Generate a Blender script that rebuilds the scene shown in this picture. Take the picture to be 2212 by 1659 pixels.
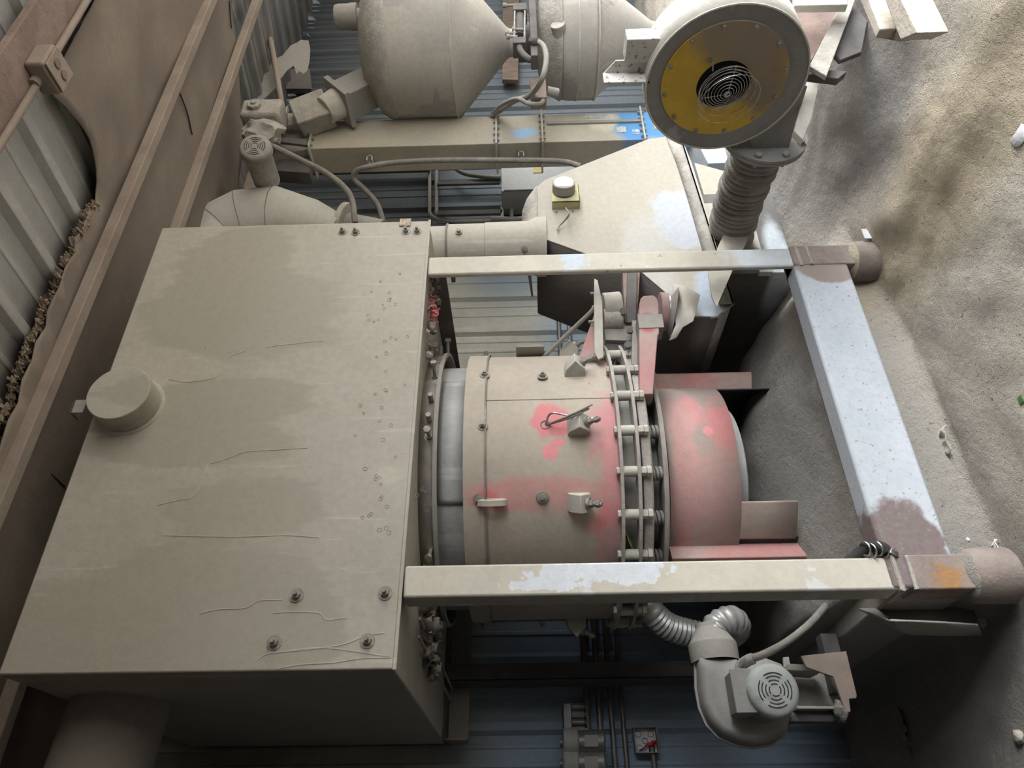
import bpy, math, random
from mathutils import Vector, Matrix, noise
random.seed(7)
V = Vector
R = math.radians
S = bpy.context.scene
COL = S.collection
for o in list(bpy.data.objects):
    bpy.data.objects.remove(o)

# ------------------------------------------------------------------ camera
F = 1567.0; CX = 1106.0; CY = 829.5; H = 1.5
AX = ((-0.0083, -0.8298, 0.5580), (0.0271, 0.5577, 0.8296), (-0.9996, 0.0220, 0.0179))
cd = bpy.data.cameras.new('camera'); cam = bpy.data.objects.new('camera', cd); COL.objects.link(cam)
cd.sensor_width = 36; cd.lens = F / 2212 * 36; cd.clip_start = .05
M = Matrix(((AX[0][0], -AX[0][1], -AX[0][2], 0), (AX[1][0], -AX[1][1], -AX[1][2], 0),
            (AX[2][0], -AX[2][1], -AX[2][2], H), (0, 0, 0, 1)))
cam.matrix_world = M
S.camera = cam

# ------------------------------------------------------------------ sky through the open side of the shed, exposure
w = bpy.data.worlds.new('daylight'); S.world = w; w.use_nodes = True
wn = w.node_tree.nodes; wl = w.node_tree.links
bg = wn['Background']
tc = wn.new('ShaderNodeTexCoord'); sx = wn.new('ShaderNodeSeparateXYZ'); rp = wn.new('ShaderNodeValToRGB')
wl.new(tc.outputs['Generated'], sx.inputs[0]); wl.new(sx.outputs['Z'], rp.inputs[0]); wl.new(rp.outputs[0], bg.inputs[0])
rp.color_ramp.elements[0].position = 0.0; rp.color_ramp.elements[0].color = (.20, .185, .16, 1)
rp.color_ramp.elements[1].position = .06; rp.color_ramp.elements[1].color = (.92, .96, 1, 1)
bg.inputs[1].default_value = 11.5
sd = bpy.data.lights.new('sun', 'SUN'); sun = bpy.data.objects.new('sun', sd); COL.objects.link(sun)
sd.energy = 7.0; sd.angle = R(35); sd.color = (1, .96, .9)
sun.rotation_euler = V((-.72, .55, -.42)).to_track_quat('-Z', 'Y').to_euler()
S.view_settings.view_transform = 'Standard'
S.view_settings.look = 'None'
S.view_settings.exposure = 0.0
S.view_settings.gamma = 1
S.view_settings.use_curve_mapping = False

# ------------------------------------------------------------------ survey helpers: where a sight line meets a plane of the place
def ray(px, py):
    u, v = px - CX, py - CY
    return V([a[0] * u + a[1] * v + a[2] * F for a in AX])
def PY(px, py, c):
    r = ray(px, py); t = c / r.y; return V((r.x * t, c, r.z * t + H))
def PX(px, py, c):
    r = ray(px, py); t = c / r.x; return V((c, r.y * t, r.z * t + H))
def PZ(px, py, c):
    r = ray(px, py); t = (c - H) / r.z; return V((r.x * t, r.y * t, c))
def ZA(px, X, Y):   # height of the point above (X, Y) seen at column px
    k = px - CX
    a1 = AX[0][0] * X + AX[1][0] * Y; b1 = AX[2][0]
    a3 = AX[0][2] * X + AX[1][2] * Y; b3 = AX[2][2]
    return H + (k * a3 - F * a1) / (F * b1 - k * b3)
def CYL(px, py, c, r):  # sight line against an upright cylinder
    d = ray(px, py); a = d.x**2 + d.y**2; b = -2 * (d.x * c[0] + d.y * c[1]); q = c[0]**2 + c[1]**2 - r * r
    D = b * b - 4 * a * q
    t = (-b - math.sqrt(max(D, 0))) / (2 * a)
    p = V((d.x * t, d.y * t, d.z * t + H)); n = V((p.x - c[0], p.y - c[1], 0)).normalized()
    return p, n

# ------------------------------------------------------------------ mesh helper
def frame(d):
    d = V(d).normalized(); u = d.orthogonal().normalized(); return u, d.cross(u).normalized(), d
class MB:
    def __init__(s): s.v = []; s.f = []
    def add(s, vs, fs):
        k = len(s.v); s.v += [V(p) for p in vs]; s.f += [tuple(i + k for i in f) for f in fs]; return s
    def box(s, a, b, M=None):
        x0, y0, z0 = a; x1, y1, z1 = b
        vs = [V(p) for p in ((x0,y0,z0),(x1,y0,z0),(x1,y1,z0),(x0,y1,z0),(x0,y0,z1),(x1,y0,z1),(x1,y1,z1),(x0,y1,z1))]
        if M: vs = [M @ p for p in vs]
        return s.add(vs, [(0,3,2,1),(4,5,6,7),(0,1,5,4),(1,2,6,5),(2,3,7,6),(3,0,4,7)])
    def prism(s, pts, d):
        n = len(pts); pts = [V(p) for p in pts]; d = V(d)
        return s.add(pts + [p + d for p in pts], [tuple(range(n))[::-1], tuple(range(n, 2*n))] + [(i, (i+1) % n, n+(i+1) % n, n+i) for i in range(n)])
    def loft(s, rings, closed=True, caps=True):
        n = len(rings[0]); vs = [p for r in rings for p in r]; fs = []
        for k in range(len(rings)-1):
            for i in range(n if closed else n-1):
                j = (i+1) % n; fs.append((k*n+i, k*n+j, (k+1)*n+j, (k+1)*n+i))
        if caps: fs += [tuple(range(n))[::-1], tuple(range((len(rings)-1)*n, len(rings)*n))]
        return s.add(vs, fs)
    def cyl(s, p0, p1, r0, r1=None, n=24, caps=True):
        p0, p1 = V(p0), V(p1); r1 = r0 if r1 is None else r1; u, w_, d = frame(p1-p0)
        c = [(math.cos(2*math.pi*i/n), math.sin(2*math.pi*i/n)) for i in range(n)]
        return s.loft([[p0+(u*a+w_*b)*r0 for a, b in c], [p1+(u*a+w_*b)*r1 for a, b in c]], True, caps)
    def tube(s, pts, r, n=10, sm=5):
        pts = spline(pts, sm) if sm > 1 and len(pts) > 2 else [V(p) for p in pts]
        rs = []; u = None
        for i, p in enumerate(pts):
            d = (pts[min(i+1, len(pts)-1)] - pts[max(i-1, 0)]).normalized()
            u = d.orthogonal().normalized() if u is None else (u - d*u.dot(d)).normalized()
            w_ = d.cross(u); rr = r(i/(len(pts)-1)) if callable(r) else r
            rs.append([p+(u*math.cos(2*math.pi*k/n)+w_*math.sin(2*math.pi*k/n))*rr for k in range(n)])
        return s.loft(rs)
    def lathe(s, prof, o, d=(0,0,1), n=48, a0=0, a1=360, closed=None):
        # prof: list of (radius, height)
        o = V(o); dd = V(d).normalized()
        if abs(dd.z) > .99: u, w_ = V((0,-1,0)), V((1,0,0)); dd = V((0,0,1 if dd.z > 0 else -1))
        else: u, w_, dd = frame(dd)
        full = abs(a1-a0-360) < 1e-6; m = n if full else n+1
        rings = []
        for k in range(m):
            a = R(a0+(a1-a0)*k/n)
            rings.append([o+(u*math.cos(a)+w_*math.sin(a))*r+dd*h for r, h in prof])
        q = len(prof); vs = [p for r in rings for p in r]; fs = []
        for k in range(n):
            j = (k+1) % m
            for i in range(q-1): fs.append((k*q+i, j*q+i, j*q+i+1, k*q+i+1))
            if closed: fs.append((k*q+q-1, j*q+q-1, j*q, k*q))
        if closed and not full: fs += [tuple(range(q)), tuple(range(n*q, n*q+q))[::-1]]
        return s.add(vs, fs)
    def torus(s, c, d, R_, r, n=32, m=8, a0=0, a1=360):
        prof = [(R_+r*math.cos(2*math.pi*i/m), r*math.sin(2*math.pi*i/m)) for i in range(m)]
        return s.lathe(prof, c, d, n, a0, a1, True)
    def hexa(s, p, d, r, h): return s.cyl(p, V(p)+V(d).normalized()*h, r, r, 6)
    def blob(s, c, r, n=3, j=.25, seed=0, sc=3):
        import bmesh
        b = bmesh.new(); bmesh.ops.create_icosphere(b, subdivisions=n, radius=1)
        vs = []
        for v in b.verts:
            q = v.co.copy(); k = 1 + j*noise.noise(q*sc+V((seed, seed*2, 0)))*2
            vs.append(V(c)+V((q.x*r[0]*k, q.y*r[1]*k, q.z*r[2]*k)))
        fs = [tuple(v.index for v in f.verts) for f in b.faces]; b.free(); return s.add(vs, fs)
def spline(P, k=5):
    P = [V(p) for p in P]; Q = [P[0]*2-P[1]] + P + [P[-1]*2-P[-2]]; out = []
    for i in range(1, len(Q)-2):
        a, b, c, d = Q[i-1], Q[i], Q[i+1], Q[i+2]
        for j in range(k):
            t = j/k; out.append(.5*((2*b)+(c-a)*t+(2*a-5*b+4*c-d)*t*t+(3*b-a-3*c+d)*t**3))
    out.append(P[-1]); return out

# ------------------------------------------------------------------ scene tree
def props(o, label=None, cat=None, group=None, kind=None):
    for k, v in (('label', label), ('category', cat), ('group', group), ('kind', kind)):
        if v: o[k] = v
    return o
def T(name, label, cat, loc, group=None):
    o = bpy.data.objects.new(name, None); COL.objects.link(o); o.location = V(loc); o.empty_display_size = .05
    return props(o, label, cat, group)
def O(name, mb, m, parent=None, label=None, cat=None, group=None, kind=None, bev=0, ang=38, solid=0, at=None):
    me = bpy.data.meshes.new(name); me.from_pydata([tuple(p) for p in mb.v], [], mb.f); me.validate()
    import bmesh
    b = bmesh.new(); b.from_mesh(me); bmesh.ops.recalc_face_normals(b, faces=b.faces); b.to_mesh(me); b.free()
    me.materials.append(m)
    me.shade_smooth(); me.set_sharp_from_angle(angle=R(ang))
    o = bpy.data.objects.new(name, me); COL.objects.link(o)
    if parent is None:
        if kind != 'structure' and at is None:
            xs = [v.co for v in me.vertices]; c = V(((min(p.x for p in xs)+max(p.x for p in xs))/2, (min(p.y for p in xs)+max(p.y for p in xs))/2, min(p.z for p in xs)))
            me.transform(Matrix.Translation(-c)); o.location = c
        elif at is not None: o.location = at
    else:
        o.parent = parent
        if parent.type == 'EMPTY': o.matrix_parent_inverse = Matrix.Translation(-parent.location)
        if at is not None: o.matrix_basis = at
    if bev:
        md = o.modifiers.new('bevel', 'BEVEL'); md.width = bev; md.segments = 2; md.limit_method = 'ANGLE'; md.angle_limit = R(35)
        md.harden_normals = False
    if solid:
        md = o.modifiers.new('solid', 'SOLIDIFY'); md.thickness = solid; md.offset = 0
    return props(o, label, cat, group, kind)
def orient(p, n, spin=0):
    u, w_, d = frame(n); m = Matrix((u, w_, d)).transposed().to_4x4(); m = m @ Matrix.Rotation(spin, 4, 'Z'); m.translation = V(p); return m
def rep(src, M_, parent):   # another copy of a small repeated part
    o = src.copy(); COL.objects.link(o); o.parent = parent
    o.matrix_parent_inverse = Matrix.Translation(-parent.location) if parent.type == 'EMPTY' else Matrix.Identity(4)
    o.matrix_basis = M_; return o

# ------------------------------------------------------------------ materials
def mat(name, c1, c2=None, ns=4, rough=.85, bump=.25, bs=90, metal=0, streak=None, patches=(), pst=None, specks=None, spec=.3, stretch=(1,1,1), big=None, bdist=.006):
    m = bpy.data.materials.new(name); m.use_nodes = True; n = m.node_tree.nodes; l = m.node_tree.links; b = n['Principled BSDF']
    b.inputs['Roughness'].default_value = rough; b.inputs['Metallic'].default_value = metal; b.inputs['Specular IOR Level'].default_value = spec
    g = n.new('ShaderNodeNewGeometry'); pos = g.outputs['Position']
    def nz(scale, det=4, st=None, dist=0, rg=.6):
        t = n.new('ShaderNodeTexNoise'); t.inputs['Scale'].default_value = scale; t.inputs['Detail'].default_value = det; t.inputs['Distortion'].default_value = dist
        t.inputs['Roughness'].default_value = rg
        src = pos
        if st:
            mp = n.new('ShaderNodeVectorMath'); mp.operation = 'MULTIPLY'; l.new(pos, mp.inputs[0]); mp.inputs[1].default_value = st; src = mp.outputs[0]
        l.new(src, t.inputs['Vector']); return t.outputs['Fac']
    def rng(x, a, b_, c=0, d=1, smooth=True):
        r = n.new('ShaderNodeMapRange'); r.interpolation_type = 'SMOOTHSTEP' if smooth else 'LINEAR'
        l.new(x, r.inputs[0]); r.inputs[1].default_value = a; r.inputs[2].default_value = b_; r.inputs[3].default_value = c; r.inputs[4].default_value = d; return r.outputs[0]
    def mix(f, a, c):
        x = n.new('ShaderNodeMix'); x.data_type = 'RGBA'
        if isinstance(f, float): x.inputs[0].default_value = f
        else: l.new(f, x.inputs[0])
        for i, q in ((6, a), (7, c)):
            if isinstance(q, tuple): x.inputs[i].default_value = (*q[:3], 1)
            else: l.new(q, x.inputs[i])
        return x.outputs[2]
    def math_(op, a, c):
        x = n.new('ShaderNodeMath'); x.operation = op
        for i, q in ((0, a), (1, c)):
            if isinstance(q, (int, float)): x.inputs[i].default_value = q
            else: l.new(q, x.inputs[i])
        return x.outputs[0]
    c2 = c2 or tuple(q*.82 for q in c1)
    col = mix(rng(nz(ns, 5, stretch), .35, .65), c1, c2)
    if big: col = mix(rng(nz(big[1], 6, big[3] if len(big) > 3 else None, .6), big[2], big[2]+.04), col, big[0])
    if streak: # run marks down the sheet
        col = mix(rng(nz(1, 6, streak[1], .3), streak[2], streak[2]+.05, 0, streak[3]), col, streak[0])
    for (c, rad, pc, soft, amp, nsc) in patches:
        s1 = n.new('ShaderNodeVectorMath'); s1.operation = 'SUBTRACT'; l.new(pos, s1.inputs[0]); s1.inputs[1].default_value = tuple(c)
        s2 = n.new('ShaderNodeVectorMath'); s2.operation = 'DIVIDE'; l.new(s1.outputs[0], s2.inputs[0]); s2.inputs[1].default_value = rad if isinstance(rad, tuple) else (rad,)*3
        s3 = n.new('ShaderNodeVectorMath'); s3.operation = 'LENGTH'; l.new(s2.outputs[0], s3.inputs[0])
        d = math_('ADD', s3.outputs['Value'], math_('MULTIPLY', math_('SUBTRACT', nz(nsc, 5, pst), .5), amp))
        col = mix(rng(d, 1-soft, 1+soft, 1, 0), col, pc)
    if specks: col = mix(rng(nz(specks[1], 3), specks[2], specks[2]+.03), col, specks[0])
    # fine dust mottling
    f = nz(40, 6)
    col = mix(rng(f, .3, .75, 0, .22), col, tuple(q*.55 for q in c1))
    l.new(col, b.inputs['Base Color'])
    if bump:
        h = math_('ADD', nz(bs, 5), math_('MULTIPLY', nz(bs*.13, 4), 2.0))
        bp = n.new('ShaderNodeBump'); bp.inputs['Strength'].default_value = bump; bp.inputs['Distance']  .default_value = bdist; l.new(h, bp.inputs['Height']); l.new(bp.outputs[0], b.inputs['Normal'])
    return m
D = 2.233                                   # distance of the housing front
BEIGE = (.37, .345, .295); BEIGE2 = (.32, .30, .255); GREY = (.30, .285, .265); DKG = (.20, .19, .18)
RUST = (.17, .11, .09); BLUEW = (.50, .56, .62); PINK = (.62, .22, .23); RED = (.48, .05, .05)
m_dust = mat('dusty_beige_steel', BEIGE, BEIGE2, 5)
m_dustg = mat('dusty_grey_steel', GREY, (.29, .275, .25), 5)
m_dustl = mat('light_dusty_steel', (.50, .48, .43), (.40, .38, .33), 6)
m_thick = mat('caked_dust', (.40, .38, .34), (.31, .29, .26), 12, bump=1.0, bs=60)
m_dark = mat('dark_dusty_steel', (.13, .12, .115), (.09, .085, .085), 5)
m_rough = mat('rough_dark_sheet', (.16, .15, .14), (.13, .12, .115), 3, bump=.9, bs=30, stretch=(1, 1, .3))  # darker, rougher tone for the hopper underside and back
m_rust = mat('rusty_brown_steel', (.20, .145, .125), (.27, .20, .175), 9, bump=.5)
m_brown = mat('dusty_brown_purlin', (.30, .25, .21), (.24, .19, .16), 4)
m_bolt = mat('dusty_bolt', (.33, .31, .28), (.22, .21, .19), 30, rough=.6, metal=.3)
m_bright = mat('bright_wire', (.55, .55, .54), (.30, .30, .30), 30, rough=.35, metal=.9)
m_cable = mat('dusty_cable_sheath', (.25, .23, .205), (.17, .16, .15), 12, bump=.5)
m_black = mat('black_rubber_and_shade', (.03, .03, .032), (.05, .05, .05), 10)  # rubber parts, and the painted shade inside the skirt
m_inside = mat('dark_void_metal', (.035, .035, .04), (.05, .05, .055), 10)

# ================================================================== SETTING
YW = 3.86
SL = .115
def ROOF(y): return 3.55 + SL * (y - YW)
# sand
def ripple(x, y):
    q = noise.noise(V((x*1.3, y*.9, 7)))*2.2
    return math.sin((x+.10*math.sin(y*3.1)+q*.16)*34)*max(0, .35+noise.noise(V((x*2, y*1.2, 2))))
def ss(x, a, b): t = min(1, max(0, (x-a)/(b-a))); return t*t*(3-2*t)
def sandz(x, y):
    z = -.01 + .02*math.sin(x*2.1+y*1.3)
    inside = ss(y, 2.30, 2.40)*ss(x, .68, .80)*(1-ss(x, 2.0, 2.45))
    z += inside*(.385 + .10*ss(y, 2.4, 3.0) - .12*ss(x, 1.5, 2.3) - .10*ss(y, 3.1, 3.8))
    z += .28*ss(y, 2.25, 3.3)*ss(x, 2.0, 2.5)
    # low ridge running into the depth on the far side
    rx = 2.15 + .06*math.sin(y*3)
    z += .04*math.exp(-((x-rx)/.16)**2)*(1-ss(y, 2.0, 2.4))*ss(y, .9, 1.3)
    z += .16*ss(x, 1.7, 3.4)
    z += .10*(1-ss(x, -.4, .6))*ss(y, 2.4, 3.8)
    p = V((x, y, 0))
    z += .022*noise.noise(p*1.9) + .010*noise.noise(p*6+V((3, 1, 0)))
    wv = noise.noise(V((x*1.5+3, y*2, 1)))
    z += .007*noise.noise(V((x*5+wv*2+y*3, y*5-x*4, 4)))
    z += .004*abs(noise.noise(p*22)) + .0045*ripple(x, y)
    return z
mb = MB(); nx, ny = 380, 190; x0, x1, y0, y1 = -1.6, 6.6, .25, YW+.02
mb.add([(x0+(x1-x0)*i/nx, y0+(y1-y0)*j/ny, sandz(x0+(x1-x0)*i/nx, y0+(y1-y0)*j/ny)) for j in range(ny+1) for i in range(nx+1)],
       [(j*(nx+1)+i, j*(nx+1)+i+1, (j+1)*(nx+1)+i+1, (j+1)*(nx+1)+i) for j in range(ny) for i in range(nx)])
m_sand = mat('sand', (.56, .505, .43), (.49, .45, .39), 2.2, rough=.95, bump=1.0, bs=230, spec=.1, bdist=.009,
             patches=[((-.9, .3, 0), (1.05, 3.4, .9), (.07, .065, .06), .1, .2, 3), ((1.3, 3.0, .3), (1.3, .85, .6), (.34, .325, .30), .3, .5, 2), ((.2, 3.0, 0), (1.0, 1.0, .6), (.30, .285, .27), .35, .5, 2),  # first patch: unseen dark ground added to cut bounced light
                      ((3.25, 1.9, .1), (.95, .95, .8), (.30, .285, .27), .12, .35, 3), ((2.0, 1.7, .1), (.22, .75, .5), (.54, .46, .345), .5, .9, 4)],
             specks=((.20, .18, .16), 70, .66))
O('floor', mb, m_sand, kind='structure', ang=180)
gm = MB().box((-7, -7, -.25), (14, YW+.1, -.12)); O('floor_base', gm, m_sand, kind='structure')

# corrugated back wall (ribs upright)
def corr(a, b, step=.305, h=.028):
    out = []; x = a
    while x < b:
        out += [(x, 0), (x+.085, 0), (x+.09, .006), (x+.105, .006), (x+.11, 0), (x+.165, 0), (x+.17, .006), (x+.185, .006), (x+.19, 0), (x+.225, 0), (x+.245, h), (x+.28, h)]
        x += step
    return out
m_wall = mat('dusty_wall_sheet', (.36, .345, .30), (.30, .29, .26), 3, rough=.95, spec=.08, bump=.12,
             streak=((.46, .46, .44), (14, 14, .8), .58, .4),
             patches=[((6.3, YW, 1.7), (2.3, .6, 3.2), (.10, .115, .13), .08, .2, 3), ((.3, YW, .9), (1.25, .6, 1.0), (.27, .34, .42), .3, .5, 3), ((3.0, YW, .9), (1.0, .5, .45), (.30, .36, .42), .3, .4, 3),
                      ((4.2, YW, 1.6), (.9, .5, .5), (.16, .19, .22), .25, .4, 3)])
pr = corr(-1.2, 8.3)
mb = MB()
mb.loft([[V((x, YW-d, z)) for x, d in pr] for z in (-.3, 1.2, 2.4, 3.9)], closed=False, caps=False)
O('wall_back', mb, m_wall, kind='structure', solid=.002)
# roof sheets: ribs run up the slope into the depth
m_roof = mat('white_roof_sheet', (.50, .50, .49), (.42, .415, .40), 2.5, rough=.6, bump=.1,
             streak=((.38, .35, .31), (6, 1, 6), .58, .4))
pr = []
for k in range(32):
    x = -1.3+.30*k; pr += [(x, 0), (x+.10, 0), (x+.105, .004), (x+.125, .004), (x+.13, 0), (x+.21, 0), (x+.23, .028), (x+.275, .028)]
mb = MB(); mb.loft([[V((x, y, ROOF(y)-d)) for x, d in pr] for y in (-2.2, .8, YW)], closed=False, caps=False)
O('ceiling', mb, m_roof, kind='structure', solid=.002)
m_shade = mat('light_block_black', (.03, .028, .026), (.02, .02, .02), 3)  # near-black so the added blocking walls bounce little light
mb = MB().box((-1.26, -2.2, -.3), (-1.2, YW+.02, 3.9)); O('light_block_left', mb, m_shade, kind='structure')  # unseen wall added to keep the left-facing sides dark
mb = MB().box((-1.26, -2.26, -.3), (1.8, -2.2, 3.6)); O('light_block_front', mb, m_shade, kind='structure')  # unseen wall added behind the camera to block light
mb = MB().box((8.3, 1.2, -.3), (8.36, YW+.02, 3.9)); O('light_block_right', mb, m_wall, kind='structure')  # unseen end wall added to keep light off the back wall
# ================================================================== FURNACE HOUSING
BX0, BX1 = .50, 2.38; BZ0, BZ1 = 1.905, 3.09; BY1 = 3.72
def fp(px, py): return PY(px, py, D)
P = []
for (px, py, rx, rz) in ((500, 660, .32, .42), (520, 560, .16, .25), (470, 860, .11, .34), (420, 960, .07, .36), (520, 1100, .12, .30), (450, 1230, .13, .35), (600, 1330, .16, .2), (250, 1350, .2, .5)):
    P.append((fp(px, py), (rx, .3, rz), (.352, .33, .282), .10, 1.9, 2))
for (px, py, rx, rz) in ((840, 1025, .035, .045),):
    P.append((fp(px, py), (rx, .3, rz), (.47, .45, .39), .3, .4, 8))
m_box = mat('dusty_housing_sheet', (.42, .395, .345), (.385, .362, .31), 2.5, rough=.75, bump=.12, bs=60, patches=P, pst=(3, 3, .6),
            streak=((.52, .50, .44), (26, 26, 1.4), .60, .55), specks=((.24, .22, .19), 26, .73))
hs = T('furnace_housing', 'big beige dust-covered sheet metal housing above the round burner', 'industrial furnace', (1.44, 2.98, BZ0))
b = MB().box((BX0, D, BZ0), (BX1, BY1, BZ1))
O('body', b, m_box, hs, bev=.006)
# thin folded lip along the lower front edge, and rear hanging plates
b = MB().box((BX0-.002, D-.003, BZ0-.008), (BX1+.003, D, BZ0+.004))
O('lower_lip', b, m_box, hs, bev=.002)
rz = ZA(1013, .6, BY1)
b = MB().box((BX0, BY1-.012, rz), (BX1, BY1+.006, BZ0)).box((BX0, BY1-.10, rz), (BX0+.01, BY1, BZ0))
O('rear_plate', b, m_dustg, hs, bev=.002)
b = MB().box((BX0-.01, BY1-.16, BZ0-.012), (BX1+.03, BY1+.04, BZ0+.0)).box((2.17, D+.05, BZ0-.07), (2.178, BY1, BZ0))
O('underside_angle', b, m_dark, hs, bev=.002)
# two thin rails under the housing
b = MB()
for y0, dy in ((.66, 0), (.72, 0)):
    b.tube([(y0, D+.25, BZ0-.03), (y0, BY1-.1, BZ0-.03)], .006, 6, 1)
O('underside_rail', b, m_dustg, hs)
# inspection cap
c0 = PY(283, 878, D)
b = MB().cyl(c0, c0+V((0, -.10, 0)), .112, n=48)
O('inspection_cap', b, m_box, hs, bev=.003)
b = MB().torus(c0, (0, -1, 0), .116, .008, 48, 6)
O('cap_weld', b, m_dustl, hs)
q = PY(186, 893, D)
b = MB().box(q+V((-.025, -.05, -.02)), q+V((.03, -.044, .025))).box(q+V((-.025, -.05, .02)), q+V((.03, .0, .026)))
O('small_bracket', b, m_dustg, hs, bev=.001)
# bolts through the front sheet
bm_ = MB().cyl((0,0,0), (0,0,.003), .023, n=20).cyl((0,0,.003), (0,0,.016), .0135, n=6).cyl((0,0,.016), (0,0,.034), .007, n=12)
first = None
for px, py in ((740, 500), (768, 501), (877, 499), (901, 499), (641, 1285), (832, 1280), (593, 1387), (794, 1383)):
    m4 = orient(PY(px, py, D), (0, -1, 0), px)
    if px < 780 and py < 600 or py < 600: m4 = m4 @ Matrix.Scale(.85, 4)
    if first is None: first = O('bolt', bm_, m_bolt, hs, at=m4)
    else: rep(first, m4, hs)
m_rt = mat('speckled_rusty_tab', (.50, .44, .36), (.30, .24, .19), 60)
q = PY(877, 481, D)
b = MB().box(q+V((-.022, -.007, -.022)), q+V((.024, 0, .028)))
O('rusty_tab', b, m_rt, hs, bev=.003)
# cracks in the dust crust: thin raised ridges
def seam(name, pts, r, m, par, Y=D, **k):
    b = MB(); q = [PY(x, y, Y) for x, y in pts]
    b.tube([V((p.x, Y, p.z)) for p in q], r, 5, 3); return O(name, b, m, par, **k)
m_ridge = mat('pale_dust_ridge', (.50, .475, .41), (.45, .42, .36), 20)
for pts in (((575, 750), (600, 745), (640, 741), (668, 737), (699, 736)), ((365, 818), (400, 824), (440, 820), (470, 812), (480, 790), (495, 770), (530, 757)),
            ((455, 1000), (490, 990), (530, 975), (600, 970), (665, 966)), ((340, 1090), (380, 1080), (420, 1070), (440, 1030), (450, 1000)),
            ((350, 1155), (420, 1157), (520, 1158), (620, 1155), (690, 1160)), ((430, 1325), (470, 1315), (530, 1312), (560, 1296), (610, 1295)),
            ((590, 1410), (640, 1402), (700, 1398), (760, 1405), (845, 1418)), ((600, 1443), (650, 1434), (720, 1430), (780, 1421), (845, 1419)),
            ((590, 1323), (640, 1320), (690, 1323), (705, 1337), (750, 1333)), ((555, 1425), (575, 1412), (620, 1406), (680, 1400), (745, 1390), (790, 1372), (830, 1366))):
    seam('dust_ridge', pts, .0022, m_ridge, hs)
rnd = random.Random(11); b = MB()
for k in range(48):
    x = rnd.gauss(815, 26); y = rnd.uniform(590, 1160); q = PY(x, y, D-.0005); b.torus(q, (0, 1, 0), rnd.uniform(.004, .0075), .0009, 12, 4)
O('pock_mark', b, mat('pock_mark_dust', (.24, .22, .185), (.33, .31, .26), 40), hs, kind='stuff')
# peeling paint flakes on the underside
m_flk = mat('peeling_paint', (.30, .27, .25), (.20, .18, .17), 25, patches=[])
m_flr = mat('peeling_red_paint', (.55, .10, .10), (.62, .28, .27), 25)
def flakes(n, x0, x1, y0, y1, m, seed, sz=.03):
    rnd = random.Random(seed); b = MB()
    for i in range(n):
        c = V((rnd.uniform(x0, x1), rnd.uniform(y0, y1), BZ0-.012)); a = rnd.uniform(0, 6.3); s = rnd.uniform(.4, 1)*sz
        u = V((math.cos(a), math.sin(a), 0)); w_ = V((-u.y, u.x, 0)); dn = V((0, 0, -1))
        r0 = [c+w_*(k-1.5)*s*.35 for k in range(4)]
        r1 = [c+u*s*.5+dn*s*.5+w_*(k-1.5)*s*.4*rnd.uniform(.6, 1.2) for k in range(4)]
        r2 = [c+u*s*.4+dn*s*1.1+w_*(k-1.5)*s*.25*rnd.uniform(.4, 1.3)+u*rnd.uniform(-.3, .5)*s for k in range(4)]
        b.loft([r0, r1, r2], closed=False, caps=False)
    return b
O('peeling_paint', flakes(40, 1.70, 2.15, D+.05, D+.22, m_flk, 1, .035), m_flk, hs, solid=.0012, kind='stuff')
O('peeling_paint', flakes(55, .62, .95, D+.35, D+.75, m_flk, 2, .055), m_flk, hs, solid=.0012, kind='stuff')
O('peeling_red_paint', flakes(10, 1.85, 2.03, D+.03, D+.14, m_flr, 3, .036), m_flr, hs, solid=.0012, label='bright red peeling flakes', kind='stuff')
O('peeling_red_paint', flakes(7, .66, .9, D+.5, D+.8, m_flr, 4, .03), m_flr, hs, solid=.0012, label='bright red peeling flakes', kind='stuff')

# ================================================================== SUPPORT FRAME
LX0, LX1, RX0, RX1 = .712, .816, 2.061, 2.161; LW = .1
ZL = .36
Pn = [(PY(1290, 1235, D), (.035, .3, .17), (.58, .61, .66), .08, 4.0, 16), (PY(1180, 1262, D), (.018, .3, .14), (.58, .61, .66), .08, 3.0, 24), (PY(1380, 1222, D), (.03, .3, .08), (.56, .60, .65), .1, 4.0, 26),
      (PY(1235, 558, D), (.07, .3, .05), (.46, .52, .58), .2, 4.0, 26), (PY(1650, 550, D), (.1, .3, .15), (.55, .59, .63), .3, 1.5, 12)]
m_leg = mat('dusty_frame_tube', (.52, .49, .42), (.47, .44, .38), 3, rough=.7, bump=.15, patches=Pn,
            big=((.56, .57, .56), 4, .58), specks=((.25, .20, .17), 18, .70))
m_cross = mat('scratched_blue_grey_steel', (.47, .505, .55), (.43, .47, .515), 4, rough=.6, bump=.2, specks=((.30, .22, .18), 80, .655),
              patches=[(PY(1960, 1215, D), (.22, .4, .14), (.17, .13, .125), .08, .7, 12), (PY(1790, 570, D), (.10, .4, .14), (.27, .21, .19), .08, .5, 12)])
fr = T('support_frame', 'welded square-tube steel frame carrying the housing on feet in the sand', 'steel frame', (1.3, 2.9, .0))
O('leg', MB().box((LX0, D, ZL-.03), (LX1, D+LW, BZ0-.01)), m_leg, fr, bev=.008, label='nearer front leg with scraped white paint')
O('leg', MB().box((RX0, D, ZL-.03), (RX1, D+.025, BZ0-.01)), m_leg, fr, bev=.008)
O('leg', MB().box((.735, 3.53, .35), (.742, 3.70, BZ0-.01)).box((.735, 3.53, .35), (.81, 3.537, BZ0-.01)).box((.74, 3.69, .35), (.80, 3.70, BZ0-.01)), m_dark, fr, bev=.002, label='rear leg of dark channel steel')
# crossbar between the front legs, its ends buried under the sleeves
zc0, zc1 = .165, .385
O('crossbar', MB().box((LX0+.002, D-.004, zc0), (RX1-.002, D+.096, zc1)), m_cross, fr, bev=.012, label='blue-grey scratched crossbar')
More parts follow.
